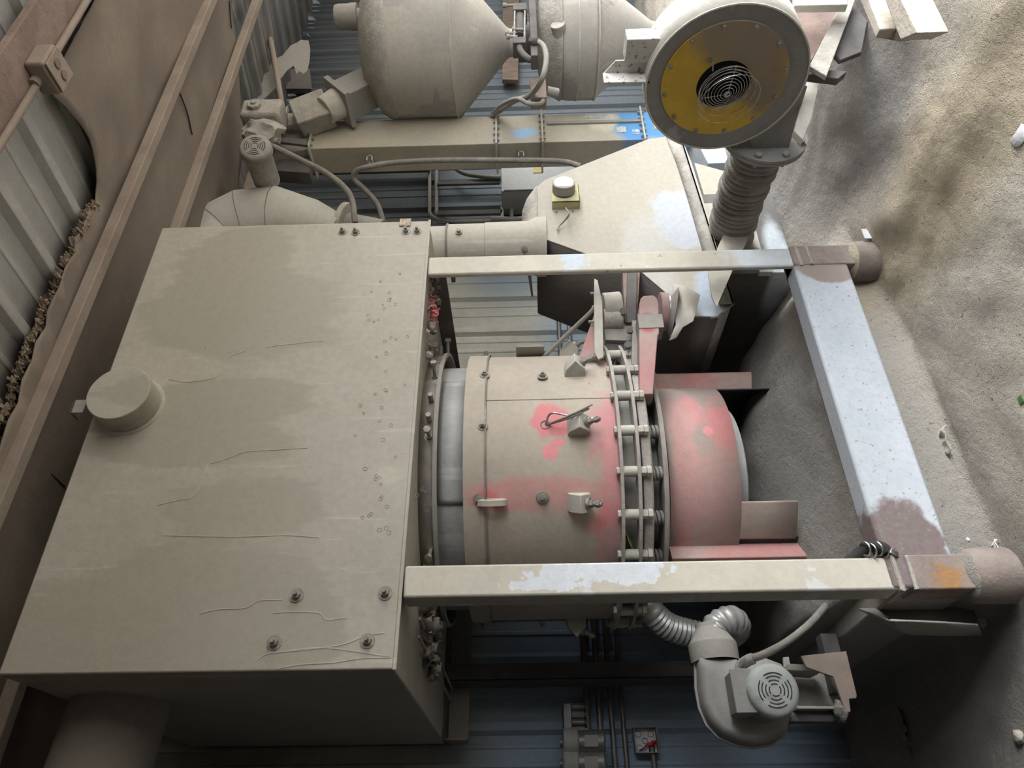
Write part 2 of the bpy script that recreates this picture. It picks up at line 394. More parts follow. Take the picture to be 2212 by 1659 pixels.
# depth beams running back on the ground
O('base_beam', MB().box((LX0+.003, D+.05, .12), (LX1-.02, 3.55, .345)), m_dustg, fr, bev=.008)
m_foot = mat('rusty_foot_tube', (.20, .165, .15), (.27, .225, .20), 7, bump=.5, patches=[(PY(2045, 1247, D), (.035, .2, .05), (.32, .18, .08), .3, 3.5, 40)])
for X0, X1 in ((LX0, LX1), (RX0, RX1)):
    e = X1 > 1.5
    O('foot_tube', MB().box((X0-.004, D-.008, .10), (X1+.004, D+LW, .315 if not e else .385)), m_foot, fr, bev=.006, label='rust-brown lower leg sleeve')
    O('weld_bead', MB().tube([(X0-.002, D+LW, .355), (X0-.002, D-.005, .355), (X1+.002, D-.005, .36)], .009, 8, 1), m_thick, fr)
    O('weld_bead', MB().tube([(X0-.004, D-.008, .315), (X1, D-.008, .315)], .007, 8, 1), m_thick, fr)
    cx = (X0+X1)/2; cy = D+LW/2-.01
    pts = [(0, .052), (.06, .055), (.080, .05), (.085, .03), (.086, .0), (.086, -.08), (0, -.08)]
    pd = MB().lathe([(r, h) for r, h in pts], (cx, cy, .075), n=40)
    f = O('foot_pad', pd, m_foot, fr, label='round steel foot heaped with sand')
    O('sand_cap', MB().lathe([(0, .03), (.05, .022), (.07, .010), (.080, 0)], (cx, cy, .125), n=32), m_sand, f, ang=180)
m_paper = mat('pale_paper', (.66, .68, .70), (.55, .56, .58), 20)
b = MB().box((RX1-.01, D-.055, .035), (RX1+.045, D-.051, .09)); O('paper_scrap', b, m_paper, None, 'white paper scrap stuck on the far round foot', 'paper scrap')
# weld seam between leg and crossbar
# curved plate pocket beside the near foot
b = MB(); X = LX0-.0; ring = []
yy = D+.12
prof = [(.405, 0), (.39, .10), (.36, .14), (.30, .155), (.10, .155), (.02, .155)]
b = MB().loft([[V((X-.045, yy+d, z)) for z, d in prof], [V((X-.0, yy+d*.2, z)) for z, d in prof]], closed=False, caps=False)
p0 = [PX(x, y, .63) for x, y in ((1922, 1340), (1938, 1356), (1962, 1368), (2030, 1370), (2122, 1371))]
p1 = [PX(x, y, .63) for x, y in ((1924, 1338), (1945, 1339), (1975, 1340), (2040, 1343), (2112, 1348))]
b = MB().loft([[V((LX0+.01, max(q.y for q in p0), q.z)) for q in p0], p0, p1], closed=False, caps=False)
O('curved_shoe_plate', b, m_dustg, fr, solid=.006, label='curved steel shoe plate beside the nearer foot')

# tied-off hose on the crossbar
b = MB(); q = PY(1862, 1196, D+.02)
hz = T('tied_hose_end', 'short black hose end tied with wire to the frame corner', 'hose', PY(1900, 1190, D+.03))
b.tube([PY(1830, 1215, D+.06), PY(1862, 1190, D+.02), PY(1880, 1178, D), PY(1905, 1182, D-.01), PY(1915, 1190, D-.01)], .019, 12)
O('hose', b, m_black, hz)
b = MB()
for k in range(4): b.torus(PY(1868+k*13, 1184+(k % 2)*4, D-.005), (.3, .3, -1), .022, .003, 20, 6)
for k in range(7):
    b.tube([PY(1908, 1186, D-.01), PY(1925+k, 1184+k*2, D-.02), PY(1932+k*3, 1178+k*5, D-.02+.006*k)], .0016, 5)
O('tie_wire', b, m_bright, hz)

# ================================================================== BURNER DRUM
CC = (1.44, 2.95); RD = .575
def zx(px, r=RD): # height seen at column px on the side of the drum facing us
    k = 1 - r/math.hypot(*CC); return ZA(px, CC[0]*k, CC[1]*k)
PP = []
def dp(px, py, rx, rz, col, soft=.3, amp=.6, n=8, r=RD):
    amp *= 2.2; n = max(n*1.8, 12)
    p, nn = CYL(px, py, CC, r); PP.append((p, (rx, rx, rz), col, soft, amp, n))
dp(1190, 905, .075, .075, PINK, .15, .7); dp(1188, 975, .03, .03, (.70, .26, .28), .1, .4, 14); dp(1205, 955, .02, .025, (.70, .26, .28), .1, .3)
dp(1330, 800, .16, .035, (.52, .27, .27), .5, 1, 6); dp(1330, 910, .10, .10, (.56, .25, .28), .5, .9, 6); dp(1345, 1100, .20, .10, (.58, .17, .18), .5, .8, 6); dp(1330, 990, .2, .04, (.55, .25, .25), .5, .8)
dp(1100, 1070, .05, .16, (.55, .24, .24), .5, .9, 6); dp(1200, 1065, .06, .2, (.50, .28, .26), .5, .8, 5); dp(1050, 1078, .03, .05, (.58, .16, .17), .4, .5)
dp(1330, 1200, .15, .05, (.42, .26, .25), .5, .8)
m_drum = mat('dusty_pink_drum_paint', (.44, .385, .325), (.39, .345, .29), 3, rough=.75, bump=.15, patches=PP, specks=((.28, .25, .22), 30, .72))
PP = []
dp(1560, 910, .13, .06, (.60, .25, .25), .4, .7, 6, .42); dp(1490, 880, .1, .05, (.58, .28, .28), .5, .7, 6, .42); dp(1480, 1090, .25, .04, (.60, .30, .28), .4, .7, 6, .42)
dp(1530, 930, .022, .022, (.72, .28, .30), .1, .5, 14, .42); dp(1520, 1060, .16, .16, (.48, .30, .28), .5, .9, 5, .42); dp(1480, 1000, .3, .05, (.52, .30, .28), .5, .9, 5, .42)
m_skirt = mat('dusty_red_skirt_paint', (.42, .34, .30), (.36, .30, .27), 3, rough=.75, bump=.15, patches=PP)
m_redch = mat('dusty_red_channel', (.42, .32, .29), (.50, .24, .23), 5, patches=[(PY(1668, 880, 2.62), (.05, .5, .035), RED, .1, .6, 20), (PY(1722, 1098, 2.5), (.04, .5, .02), RED, .1, 1.2, 30)])
m_collar = mat('stained_collar_steel', (.27, .25, .22), (.17, .16, .15), 6, big=((.36, .35, .33), 9, .60))
m_bare = mat('bare_grey_steel', (.40, .40, .39), (.31, .31, .31), 4, rough=.55, streak=((.52, .52, .52), (12, 12, 1), .6, .5))
dr = T('burner_drum', 'round pink and beige steel burner drum hanging below the housing', 'burner', (CC[0], CC[1], .45))
C3 = lambda z: V((CC[0], CC[1], z))
zA, zB, zC, zD_, zE = BZ0, zx(942), zx(950, .53), zx(1000), zx(1048)
O('collar', MB().lathe([(RD+.005, BZ0), (RD+.012, zB)], C3(0), n=96), m_collar, dr, solid=.006)
O('collar_rim', MB().lathe([(RD+.010, zB+.012), (RD+.024, zB+.012), (RD+.024, zB-.004), (RD+.010, zB-.004)], C3(0), n=96, closed=True), m_dustg, dr)
O('inner_sleeve', MB().lathe([(RD-.045, BZ0), (RD-.045, zD_-.02)], C3(0), n=96), m_bare, dr, label='bare grey inner sleeve')
a_ = -70
O('sleeve_strap', MB().lathe([(RD-.038, zB), (RD-.038, zD_)], C3(0), n=30, a0=5-38, a1=5+22), m_bare, dr, solid=.004)
zF = zx(1342)
O('shell', MB().lathe([(RD-.05, zD_), (RD+.008, zD_), (RD+.008, zE+.002), (RD, zE-.002), (RD, zF), (RD-.05, zF)], C3(0), n=128), m_drum, dr, ang=30)
O('end_band', MB().lathe([(RD+.009, zE+.003), (RD+.012, zE+.003), (RD+.012, zE-.004), (RD+.009, zE-.004)], C3(0), n=128, closed=True), m_collar, dr)
# seams
p, n_ = CYL(1200, 861, CC, RD)
O('weld_seam', MB().tube([V((p.x, p.y, zE)), V((p.x, p.y, zF))], .0022, 5, 1), m_collar, dr)
# drum bolts
bb = MB().cyl((0,0,0), (0,0,.003), .021, n=20).cyl((0,0,.003), (0,0,.014), .0125, n=6).cyl((0,0,.014), (0,0,.022), .007, n=12)
first = None
for px, py in ((1047, 810), (1172, 812), (1042, 918), (1034, 1077), (1172, 1073), (1050, 775), (1172, 775), (1044, 1325), (1172, 1325)):
    p, n_ = CYL(px, py, CC, RD+.008)
    if py < 790: a = R(57)
    elif py > 1300: a = R(-107)
    else: a = math.atan2(n_.x, -n_.y)
    if py < 790 or py > 1300:
        n_ = V((math.sin(a), -math.cos(a), 0)); p = V((CC[0]+n_.x*(RD+.008), CC[1]+n_.y*(RD+.008), ZA(px, CC[0]+n_.x*RD, CC[1]+n_.y*RD)))
    m4 = orient(p, n_, px)
    if first is None: first = O('bolt', bb, m_bolt, dr, at=m4)
    else: rep(first, m4, dr)
# long set screws in the collar
ls = MB().cyl((0,0,0), (0,0,.003), .02, n=20).cyl((0,0,.003), (0,0,.012), .012, n=6).cyl((0,0,.01), (0,0,.075), .007, n=12).cyl((0,0,.068), (0,0,.082), .014, n=6)
st = MB().cyl((0,0,0), (0,0,.05), .010, n=14)
fl = fs = None
for px, py, kind in ((940, 817, 1), (932, 868, 0), (928, 908, 0), (928, 943, 1), (931, 1183, 1), (952, 781, 0), (968, 776, 1)):
    p, n_ = CYL(px, py, CC, RD+.008)
    if py < 790:
        a = R(57); n_ = V((math.sin(a), -math.cos(a), 0)); p = V((CC[0]+n_.x*(RD+.008), CC[1]+n_.y*(RD+.008), ZA(px, CC[0]+n_.x*RD, CC[1]+n_.y*RD)))
    m4 = orient(p, n_)
    if kind:
        if fl is None: fl = O('set_screw', ls, m_bolt, dr, at=m4)
        else: rep(fl, m4, dr)
    else:
        if fs is None: fs = O('stud', st, m_bolt, dr, at=m4)
        else: rep(fs, m4, dr)
# nozzle brackets: wedge boxes with a fitting
def wedge(px, py, par, ang=None):
    p, n_ = CYL(px, py, CC, RD)
    if ang is not None:
        n_ = V((math.sin(R(ang)), -math.cos(R(ang)), 0)); p = V((CC[0]+n_.x*RD, CC[1]+n_.y*RD, ZA(px, CC[0]+n_.x*RD, CC[1]+n_.y*RD)))
    t = V((-n_.y, n_.x, 0)); z = V((0, 0, 1)); s = .036
    b = MB(); a, c = p+z*s*1.1-n_*.01, p-z*s*1.1-n_*.01
    # a box turned 45 degrees, its upper corner biting into the drum
    pts = [p-z*s*1.15-n_*.004, p+z*s*1.15-n_*.004, p+z*s*.95+n_*.030, p-z*.002+n_*.072, p-z*s*1.15+n_*.034]
    b.prism([q-t*s*.95 for q in pts], t*s*1.9)
    o = O('nozzle_bracket', b, m_dustl, par, bev=.003)
    b = MB(); d = (n_*.5-z).normalized(); q = p-z*s*.75+n_*.045
    b.cyl(q, q+d*.012, .020, n=20).cyl(q+d*.01, q+d*.024, .015, n=6).cyl(q+d*.024, q+d*.036, .010, n=12).cyl(q+d*.036, q+d*.05, .013, n=6).cyl(q+d*.05, q+d*.058, .008, n=10)
    O('grease_fitting', b, m_bolt, o, label='steel nut and fitting on the bracket')
wedge(1240, 803, dr); wedge(1248, 922, dr); wedge(1250, 1083, dr); wedge(1228, 770, dr, 58); wedge(1243, 1325, dr, -104)
# lifting lug
p, n_ = CYL(1068, 1082, CC, RD); t = V((-n_.y, n_.x, 0)); z = V((0, 0, 1))
pts = [p+z*.05, p-z*.055, p-z*.05+n_*.02, p-z*.03+n_*.045, p+z*.00+n_*.055, p+z*.035+n_*.045]
lug = MB()
ctr = p+n_*.022+z*.008
outer = []; inner = []
for k in range(24):
    a = 2*math.pi*k/24; outer.append(ctr+z*math.cos(a)*.055+n_*math.sin(a)*.032+V((0,0,0))); inner.append(ctr+z*(math.cos(a)*.022+.01)+n_*math.sin(a)*.014)
lug.loft([[q-t*.011 for q in outer], [q+t*.011 for q in outer], [q+t*.011 for q in inner], [q-t*.011 for q in inner], [q-t*.011 for q in outer]], True, False)
O('lifting_lug', lug, m_dustl, dr, bev=.002)
# wire rope knotted in the hole, and its bright tail
p, n_ = CYL(1178, 916, CC, RD)
for wr, pts in (('wire_rope', (p-n_*.01, CYL(1228, 897, CC, RD+.075)[0], CYL(1279, 872, CC, RD+.08)[0])),
                ('wire_rope', (p-n_*.005, CYL(1230, 901, CC, RD+.07)[0], CYL(1272, 881, CC, RD+.07)[0]))):
    O(wr, MB().tube(pts, .0045, 8, 8), m_bolt, dr)
O('wire_tail', MB().tube([p-n_*.005, CYL(1190, 892, CC, RD+.05)[0], CYL(1225, 896, CC, RD+.05)[0], CYL(1255, 902, CC, RD+.05)[0], CYL(1294, 901, CC, RD+.06)[0]], .004, 8, 6), m_bright, dr, label='bright bare wire tail')
O('hole_rim', MB().torus(p, n_, .017, .003, 24, 8), m_bolt, dr)
p2, n2 = CYL(1172, 1073, CC, RD); O('hole_rim', MB().torus(p2, n2, .020, .005, 24, 8), m_bolt, dr)
# brackets along the top of the drum
n_ = V((math.sin(R(57)), -math.cos(R(57)), 0))
for a, c in ((1115, 1175), (1285, 1325)):
    q = C3(0)+n_*RD; z0, z1 = ZA(a, q.x, q.y), ZA(c, q.x, q.y)
    O('bracket_plate', MB().box((0, 0, 0), (.012, .12, abs(z0-z1)), Matrix.Translation(V((q.x-.005, q.y-.08, min(z0, z1))))), m_dustg, dr, bev=.002)
# flange rings with spacers
zr = [zx(1345, .62), zx(1383, .62), zx(1398, .60)]
m_ring = mat('dusty_flange_ring', (.40, .375, .34), (.34, .30, .28), 12, bump=.6, bs=50)
for k, z in enumerate(zr[:2]):
    O('flange_ring', MB().lathe([(RD-.02, z+.006), (RD+.045, z+.006), (RD+.045, z-.006), (RD-.02, z-.006)], C3(0), n=128, closed=True), m_ring, dr)
O('ring_inner_wall', MB().lathe([(RD-.045, zF+.01), (RD-.045, zx(1405, .6))], C3(0), n=96), m_dustg, dr)
zt = zx(1403, .6)
O('tube_ring', MB().lathe([(RD-.03, zt+.018), (RD+.004, zt+.018), (RD+.008, zt+.01), (RD+.008, zt-.012), (RD+.002, zt-.018), (RD-.03, zt-.018)], C3(0), n=128, closed=True), m_ring, dr)
sp = MB().cyl((0,0,0), (0,0,abs(zr[0]-zr[1])), .020, n=20)
bh = MB().cyl((0,0,0), (0,0,-.022), .0185, n=6).cyl((0,0,-.023), (0,0,-.040), .021, n=6)
bh2 = MB().cyl((0,0,0), (0,0,.012), .017, n=6)
s1 = s2 = s3 = None; z_hi, z_lo = max(zr[:2]), min(zr[:2])
for k in range(24):
    a = R(-37+15*k); x, y = CC[0]+(RD+.022)*math.sin(a), CC[1]-(RD+.022)*math.cos(a)
    ms = [Matrix.Translation((x, y, z_lo)), Matrix.Translation((x, y, z_lo-.006)), Matrix.Translation((x, y, z_hi+.006))]
    if s1 is None:
        s1 = O('spacer', sp, m_dustl, dr, at=ms[0]); s2 = O('flange_bolt', bh, m_dustl, dr, at=ms[1], bev=.0015); s3 = O('flange_bolt', bh2, m_dustl, dr, at=ms[2], bev=.0015)
    else: rep(s1, ms[0], dr); rep(s2, ms[1], dr); rep(s3, ms[2], dr)
# springs and lower flange
RS = .435
zs0, zs1 = zx(1402, .5), zx(1436, .5)
O('lower_flange', MB().lathe([(RS-.06, zs1+.006), (RS+.085, zs1+.006), (RS+.09, zs1), (RS+.085, zs1-.012), (RS-.06, zs1-.012)], C3(0), n=128, closed=True), m_ring, dr)
O('cone_plate', MB().lathe([(.20, zs0+.02), (RS-.03, zs0-.01), (RS-.03, zs1)], C3(0), n=96), m_dustg, dr)
sg = MB(); L = zs0-zs1; pts = [(.022*math.cos(2*math.pi*4*i/64), .022*math.sin(2*math.pi*4*i/64), L*i/64) for i in range(65)]
sg.tube(pts, .0065, 8, 1)
s1 = None
for k in range(18):
    a = R(-42+20*k); m4 = Matrix.Translation((CC[0]+(RS+.045)*math.sin(a), CC[1]-(RS+.045)*math.cos(a), zs1))
    if s1 is None: s1 = O('spring', sg, m_dustg, dr, at=m4)
    else: rep(s1, m4, dr)
# skirt with window
rk = RS-.02
zk0, zk1, zk2 = zx(1447, rk), zx(1600, rk), zx(1722, rk)
pa = CYL(1600, 893, CC, rk)[1]; pb = CYL(1610, 1082, CC, rk)[1]; 
aa, ab = math.degrees(math.atan2(pa.x, -pa.y)), math.degrees(math.atan2(pb.x, -pb.y))
for_sil = math.degrees(math.asin(1))
sk = MB().lathe([(rk, zk0), (rk, zk1)], C3(0), n=128)
O('skirt', sk, m_skirt, dr, solid=.006)
sk = MB().lathe([(rk, zk1), (rk, zk2)], C3(0), n=24, a0=ab-22, a1=ab)
O('skirt_tab', sk, m_skirt, dr, solid=.006)
sk = MB().lathe([(rk-.008, zk1+.05), (rk-.008, zk2-.05)], C3(0), n=60, a0=57, a1=ab-22+360)
O('skirt_rear', sk, m_black, dr, solid=.006)  # black colour stands in for the shade inside the skirt
# foot channels
def radial_angle(a, r0, wd, z0, z1, nm, m, flip=1):
    a = R(a); n_ = V((math.sin(a), -math.cos(a), 0)); t = V((math.cos(a), math.sin(a), 0))
    b = MB(); p = C3(0)+n_*r0
    M_ = Matrix((t, n_, V((0, 0, 1)))).transposed().to_4x4(); M_.translation = V((p.x, p.y, 0))
    b.box((0, 0, z1), (.006*flip, wd, z0), M_).box((0, wd-.006, z1), (flip*.06, wd, z0), M_)
    O(nm, b, m, dr, bev=.001)
radial_angle(ab-26, rk-.01, .085, zk0, zk2-.03, 'foot_channel', m_redch, -1)
radial_angle(57, rk-.005, .075, zk0, zx(1690, rk)-.02, 'foot_channel', m_redch, 1)
radial_angle(200, rk-.01, .065, zk0, zk2, 'foot_channel', m_redch, 1)
O('inner_burner', MB().lathe([(.0, zx(1640, .3)), (.06, zx(1640, .3)), (.29, zx(1624, .33)), (.325, zx(1616, .33)), (.33, zk0), (.2, zk0)], C3(0), n=64), m_bare, dr, label='grey inner burner bowl')
O('coil_nut', MB().lathe([(.09, -.01), (.12, 0), (.12, .03), (.1, .04)], C3(zx(1640, .3)-.01), n=40), m_bolt, dr)
# loose wires between the rings
for k, c in enumerate(((.05, .30, .12), (.7, .55, .05), (.03, .05, .05))):
    mw = mat('wire_colour_%d' % k, c, c, 10, bump=0)
    p = CYL(1352, 1130+k*10, CC, .5)[0]; q = CYL(1376, 1205, CC, .56)[0]
    O('loose_wire', MB().tube([p, CYL(1362, 1170, CC, .56)[0]+V((0, 0, .004*k)), q], .0025, 6), mw, dr)
# ================================================================== ROOF STEEL AND LINING
def roofpt(px, py, off=0): # sight line against the sloping roof plane, lowered by off
    r = ray(px, py); # H + rz t = 3.55 + SL (ry t - YW) - off
    t = (3.55 - SL*YW - off - H)/(r.z - SL*r.y); return V((r.x*t, r.y*t, r.z*t+H))
def xbeam(name, px, py, w_, h, off, label, m, x0=-1.2, x1=8, cat='roof purlin', group=None, **k):
    c = roofpt(px, py, off); zt = ROOF(c.y)-off
    b = MB().box((x0, c.y-w_/2, zt-h), (x1, c.y+w_/2, zt))
    o = O(name, b, m, None, label, cat, group, bev=.004, **k); return c
xbeam('purlin', 240, 480, .050, .050, .085, 'long dusty brown roof purlin crossing in front of the torn lining edge', m_brown, group='roof purlins')
xbeam('purlin', 455, 260, .050, .050, .085, 'dusty brown roof purlin nearer the back wall, ending behind the housing', m_brown, group='roof purlins')
wbm = abs(roofpt(38, 45, .07).y-roofpt(142, 58, .07).y)
c = xbeam('roof_beam', 88, 55, wbm, .03, .07, 'wide rust-stained roof beam at the upper left corner of the view', m_rust, cat='steel beam')
m_lin = mat('brown_dusty_lining', (.27, .225, .185), (.20, .165, .14), 1.6, rough=.95, bump=.2, bs=200, specks=((.42, .38, .33), 110, .74))
# roof lining sheets, sagging between the purlins
def sheet(name, outline, off, label, m, seed=0, th=.006, sag=.02, cat='roof lining', grid=10, **k):
    import bmesh
    bm = bmesh.new(); vs = [bm.verts.new(roofpt(x, y, off)) for x, y in outline]; f = bm.faces.new(vs)
    bmesh.ops.triangulate(bm, faces=[f])
    for _ in range(4): bmesh.ops.subdivide_edges(bm, edges=[e for e in bm.edges if e.calc_length() > .08], cuts=1, use_grid_fill=False)
    bmesh.ops.triangulate(bm, faces=bm.faces[:])
    for v in bm.verts:
        q = v.co; v.co.z -= sag*(.5+noise.noise(V((q.x*1.1, q.y*2.5, seed)))) + .004*noise.noise(q*14)
    me = bpy.data.meshes.new(name); bm.to_mesh(me); bm.free()
    mb = MB(); mb.add([v.co.copy() for v in me.vertices], [tuple(p.vertices) for p in me.polygons])
    return O(name, mb, m, None, label, cat, ang=180, solid=th, **k)
rg = [(-40, 1040), (0, 905), (22, 868), (30, 820), (55, 775), (62, 740), (88, 705), (92, 672), (120, 620), (140, 570), (158, 545), (160, 515), (178, 490), (190, 455), (206, 440)]
sheet('roof_lining', rg + [(207, 390), (198, 345), (182, 300), (160, 265), (135, 230), (110, 203), (135, 120), (195, 0), (420, -500), (560, -300), (520, -80), (495, 0), (500, 60), (512, 120), (508, 200), (520, 260), (530, 300), (508, 420), (470, 560), (330, 1100), (200, 1900), (-300, 2300), (-900, 2300)],
      .055, 'brown dust-coated lining sheets hung under the white roof', m_lin, 1, sag=.03)
# ragged insulation fringe on the torn edge
rnd = random.Random(5); b = MB()
for i in range(len(rg)-1):
    for k in range(16):
        t = rnd.random(); x = rg[i][0]*(1-t)+rg[i+1][0]*t + rnd.uniform(-6, 6); y = rg[i][1]*(1-t)+rg[i+1][1]*t
        b.blob(roofpt(x, y, .05), (rnd.uniform(.005, .013), rnd.uniform(.008, .022), rnd.uniform(.004, .012)), 2, .8, i*7+k, 2.5)
m_fr = mat('torn_insulation', (.30, .24, .18), (.20, .15, .11), 40, bump=1.0)
O('insulation_fringe', b, m_fr, None, 'ragged brown torn insulation along the lining edge', 'insulation', kind='stuff')
# gap where the lining droops: cracks
for pts in (((370, 160), (390, 205), (405, 245), (415, 290)), ((40, 957), (90, 1005), (140, 1050)), ((495, 0), (497, 30), (500, 60))):
    b = MB().tube([roofpt(x, y, .078) for x, y in pts], .004, 6); O('lining_seam', b, m_inside, None, {370: 'thin dark curved crack in the lining between two purlins', 40: 'thin dark seam in the lining low at the left edge', 495: 'short dark seam in the lining at the top edge'}[pts[0][0]], 'seam')
# conduit with a dusty outlet box
cb = roofpt(95, 155, .12)
cj = T('outlet_conduit', 'thin dusty conduit along the roof with a twin outlet box', 'electrical conduit', cb)
yc, zc = cb.y, cb.z
b = MB().tube([(-1.2, yc-.02, zc), (cb.x-.06, yc, zc), (cb.x+.05, yc, zc), (5, yc, zc)], .0125, 10, 1); O('pipe', b, m_brown, cj)
p = V((cb.x, yc-.01, zc-.02)); b = MB().box(p+V((-.06, -.06, -.035)), p+V((.06, .06, .035))); bx = O('outlet_box', b, m_brown, cj, bev=.01)
b = MB().box(p+V((-.055, -.055, -.043)), p+V((.055, .055, -.036))); O('cover_plate', b, m_brown, bx, bev=.004)
for dy in (-.022, .022):
    b = MB().cyl(p+V((0, dy, -.043)), p+V((0, dy, -.048)), .017, n=20); so = O('socket', b, m_rust, bx)
    b = MB()
b = MB().cyl((p.x-.085, p.y, p.z+.02), (p.x-.055, p.y, p.z+.02), .018, n=14).cyl((p.x+.055, p.y, p.z+.02), (p.x+.08, p.y, p.z+.02), .018, n=14); O('coupling', b, m_brown, cj)

# wall-side columns, boards and torn sheets in the top corner
m_panel = mat('dark_brown_panel', (.15, .135, .13), (.12, .11, .105), 4)
q = PY(620, 60, YW-.1)
def wplate(name, pix, Y, th, m, label, cat, **k):
    pts = [PY(x, y, Y) for x, y in pix]; b = MB().prism(pts, (0, th, 0)); return O(name, b, m, None, label, cat, bev=.002, **k)
wplate('dark_panel', ((560, -60), (632, -60), (652, 108), (590, 110)), YW-.09, .05, m_panel, 'flat dark panel high on the back wall in the upper corner', 'panel')
wplate('dark_panel', ((605, 150), (668, 145), (672, 190), (600, 190)), YW-.09, .05, m_panel, 'small dark panel below the torn pale sheet', 'panel')
wplate('column', ((537, 360), (569, 372), (548, 520), (488, 520)), YW-.35, .10, m_brown, 'pale square column behind the hanging motor', 'column')
wplate('wooden_board', ((1086, -40), (1122, -40), (1119, 171), (1085, 170)), YW-.12, .04, mat('old_wood', (.15, .11, .085), (.10, .075, .06), 5, stretch=(6, 6, 1)), 'dark wooden board standing between the two vessels', 'board')
b = MB().tube([PY(555, -40, 3.2), PY(585, 90, 3.2), PY(607, 215, 3.2), PY(612, 250, 3.2)], .022, 12, 3)
O('pipe_stub', b, m_brown, None, 'bare brown pipe hanging beside the torn pale sheet', 'pipe')
# torn pale sheet
pix = ((558, 175), (575, 150), (590, 128), (610, 118), (628, 96), (642, 90), (650, 84), (666, 86), (670, 105), (668, 130), (664, 150), (655, 158), (646, 152), (640, 158), (634, 140), (620, 150), (606, 168), (598, 185), (572, 210), (550, 230), (555, 200))
wplate('torn_sheet', pix, 3.3, .006, m_dustg, 'ragged torn pale sheet hanging in the upper corner', 'torn sheet')
for i, pix in enumerate((((536, 55), (548, 60), (560, 75), (556, 92), (540, 75), (532, 62)), ((524, 92), (545, 98), (551, 112), (535, 118), (520, 108)))):
    wplate('lining_scrap', pix, 3.1, .004, m_brown, ('curled brown lining scrap touching the upper purlin', 'smaller curled brown scrap just below the first one')[i], 'scrap')

# ================================================================== UPRIGHT SCREW CONVEYOR
YC = 3.0
m_conv = mat('dusty_tan_conveyor', (.44, .40, .315), (.385, .36, .30), 3, bump=.15,
             patches=[(PY(1130, 285, YC), (.05, .3, .09), (.30, .46, .64), .4, 2.2, 12), (PY(1370, 262, YC), (.2, .3, .14), (.10, .30, .60), .25, 1.0, 6), (PY(1470, 270, YC), (.3, .3, .2), (.10, .30, .60), .2, .8, 6), (PY(1300, 255, YC), (.12, .3, .1), (.55, .52, .42), .3, 1, 8)])
cv = T('screw_conveyor', 'upright tan box conveyor with bolted flanges behind the hood', 'screw conveyor', (3.95, YC, .5))
def corner(px, py): p = PY(px, py, YC); return p
aL, aR = PY(670, 320, YC), PY(670, 262, YC)
cx0, cx1 = aL.x, aR.x
zT = ZA(665, cx0, YC); zBt = .2
O('trough', MB().box((cx0, YC, zBt), (cx1, YC+.2, zT)), m_conv, cv, bev=.004)
for px in (668, 1072, 1172, 1392):
    z = ZA(px, cx0, YC)
    f = O('flange', MB().box((cx0-.03, YC-.03, z-.006), (cx1+.03, YC+.22, z+.006)), m_dustl, cv, bev=.002)
    b = MB()
    for k in range(5): b.cyl((cx0+.02+k*.06, YC-.015, z-.02), (cx0+.02+k*.06, YC-.015, z+.02), .007, n=6)
    O('flange_bolts', b, m_bolt, f)
b = MB().box((cx0+.03, YC-.012, ZA(1385, cx0, YC)), (cx0+.04, YC, ZA(1180, cx0, YC)))
zz0, zz1 = ZA(1382, cx1, YC), ZA(1180, cx1, YC)
O('cover_strip', MB().box((cx1-.11, YC-.015, zz0), (cx1-.085, YC+.0, zz1)), m_dustg, cv, bev=.002)
m_tag = mat('cream_sticker', (.62, .60, .48), (.30, .36, .45), 45, bump=0)
m_ytag = mat('yellow_sticker', (.55, .45, .15), (.45, .40, .2), 45, bump=0)
m_wtag = mat('white_striped_sticker', (.68, .70, .72), (.12, .25, .5), 30, bump=0)
for px, py, w_, h, m in ((1342, 278, .06, .06, m_tag), (1374, 283, .045, .045, m_wtag), (1418, 272, .045, .03, m_ytag), (1290, 250, .035, .16, m_tag)):
    q = PY(px, py, YC-.003); O('sticker', MB().box(q+V((-w_/2, 0, -h/2)), q+V((w_/2, .002, h/2))), m, cv)
# clamps and conduit hose on the conveyor's side
for px in (795, 1125):
    q = PX(px, 345, cx0-.0); q = V((cx0, YC+.08, ZA(px, cx0, YC)))
    o = O('strut_clamp', MB().box(q+V((-.05, -.02, -.02)), q+V((0, .06, -.012))).box(q+V((-.05, -.02, .012)), q+V((0, .06, .02))).box(q+V((-.012, -.02, -.02)), q+V((0, .06, .02))), m_dustl, cv, bev=.001)
    O('clamp_bolt', MB().cyl(q+V((-.045, .0, 0)), q+V((-.075, -.0, 0)), .008, n=6), m_bright, o)
# hoses
YH = 2.95
def hose(name, pts, r, m, label, cat='hose', n=10, **k):
    return O(name, MB().tube(pts, r, n, 8), m, None, label, cat, ang=60, **k)
hose('flexible_conduit', [PY(x, y, Y) for x, y, Y in ((1255, 358, 2.92), (1210, 347, 2.95), (1100, 345, 2.97), (950, 345, 2.97), (850, 350, 2.97), (800, 358, 2.96), (770, 368, 3.0), (765, 385, 3.05), (790, 410, 3.1), (815, 440, 3.15), (828, 480, 3.2), (832, 500, 3.2))], .017, m_cable, 'long grey flexible conduit clamped along the conveyor side')
hose('motor_cable', [PY(x, y, Y) for x, y, Y in ((575, 310, 2.72), (600, 320, 2.72), (650, 345, 2.75), (700, 370, 2.8), (740, 400, 2.85), (760, 430, 2.9), (767, 480, 2.95))], lambda t: .018, m_cable, 'dusty flexible cable drooping from the motor')

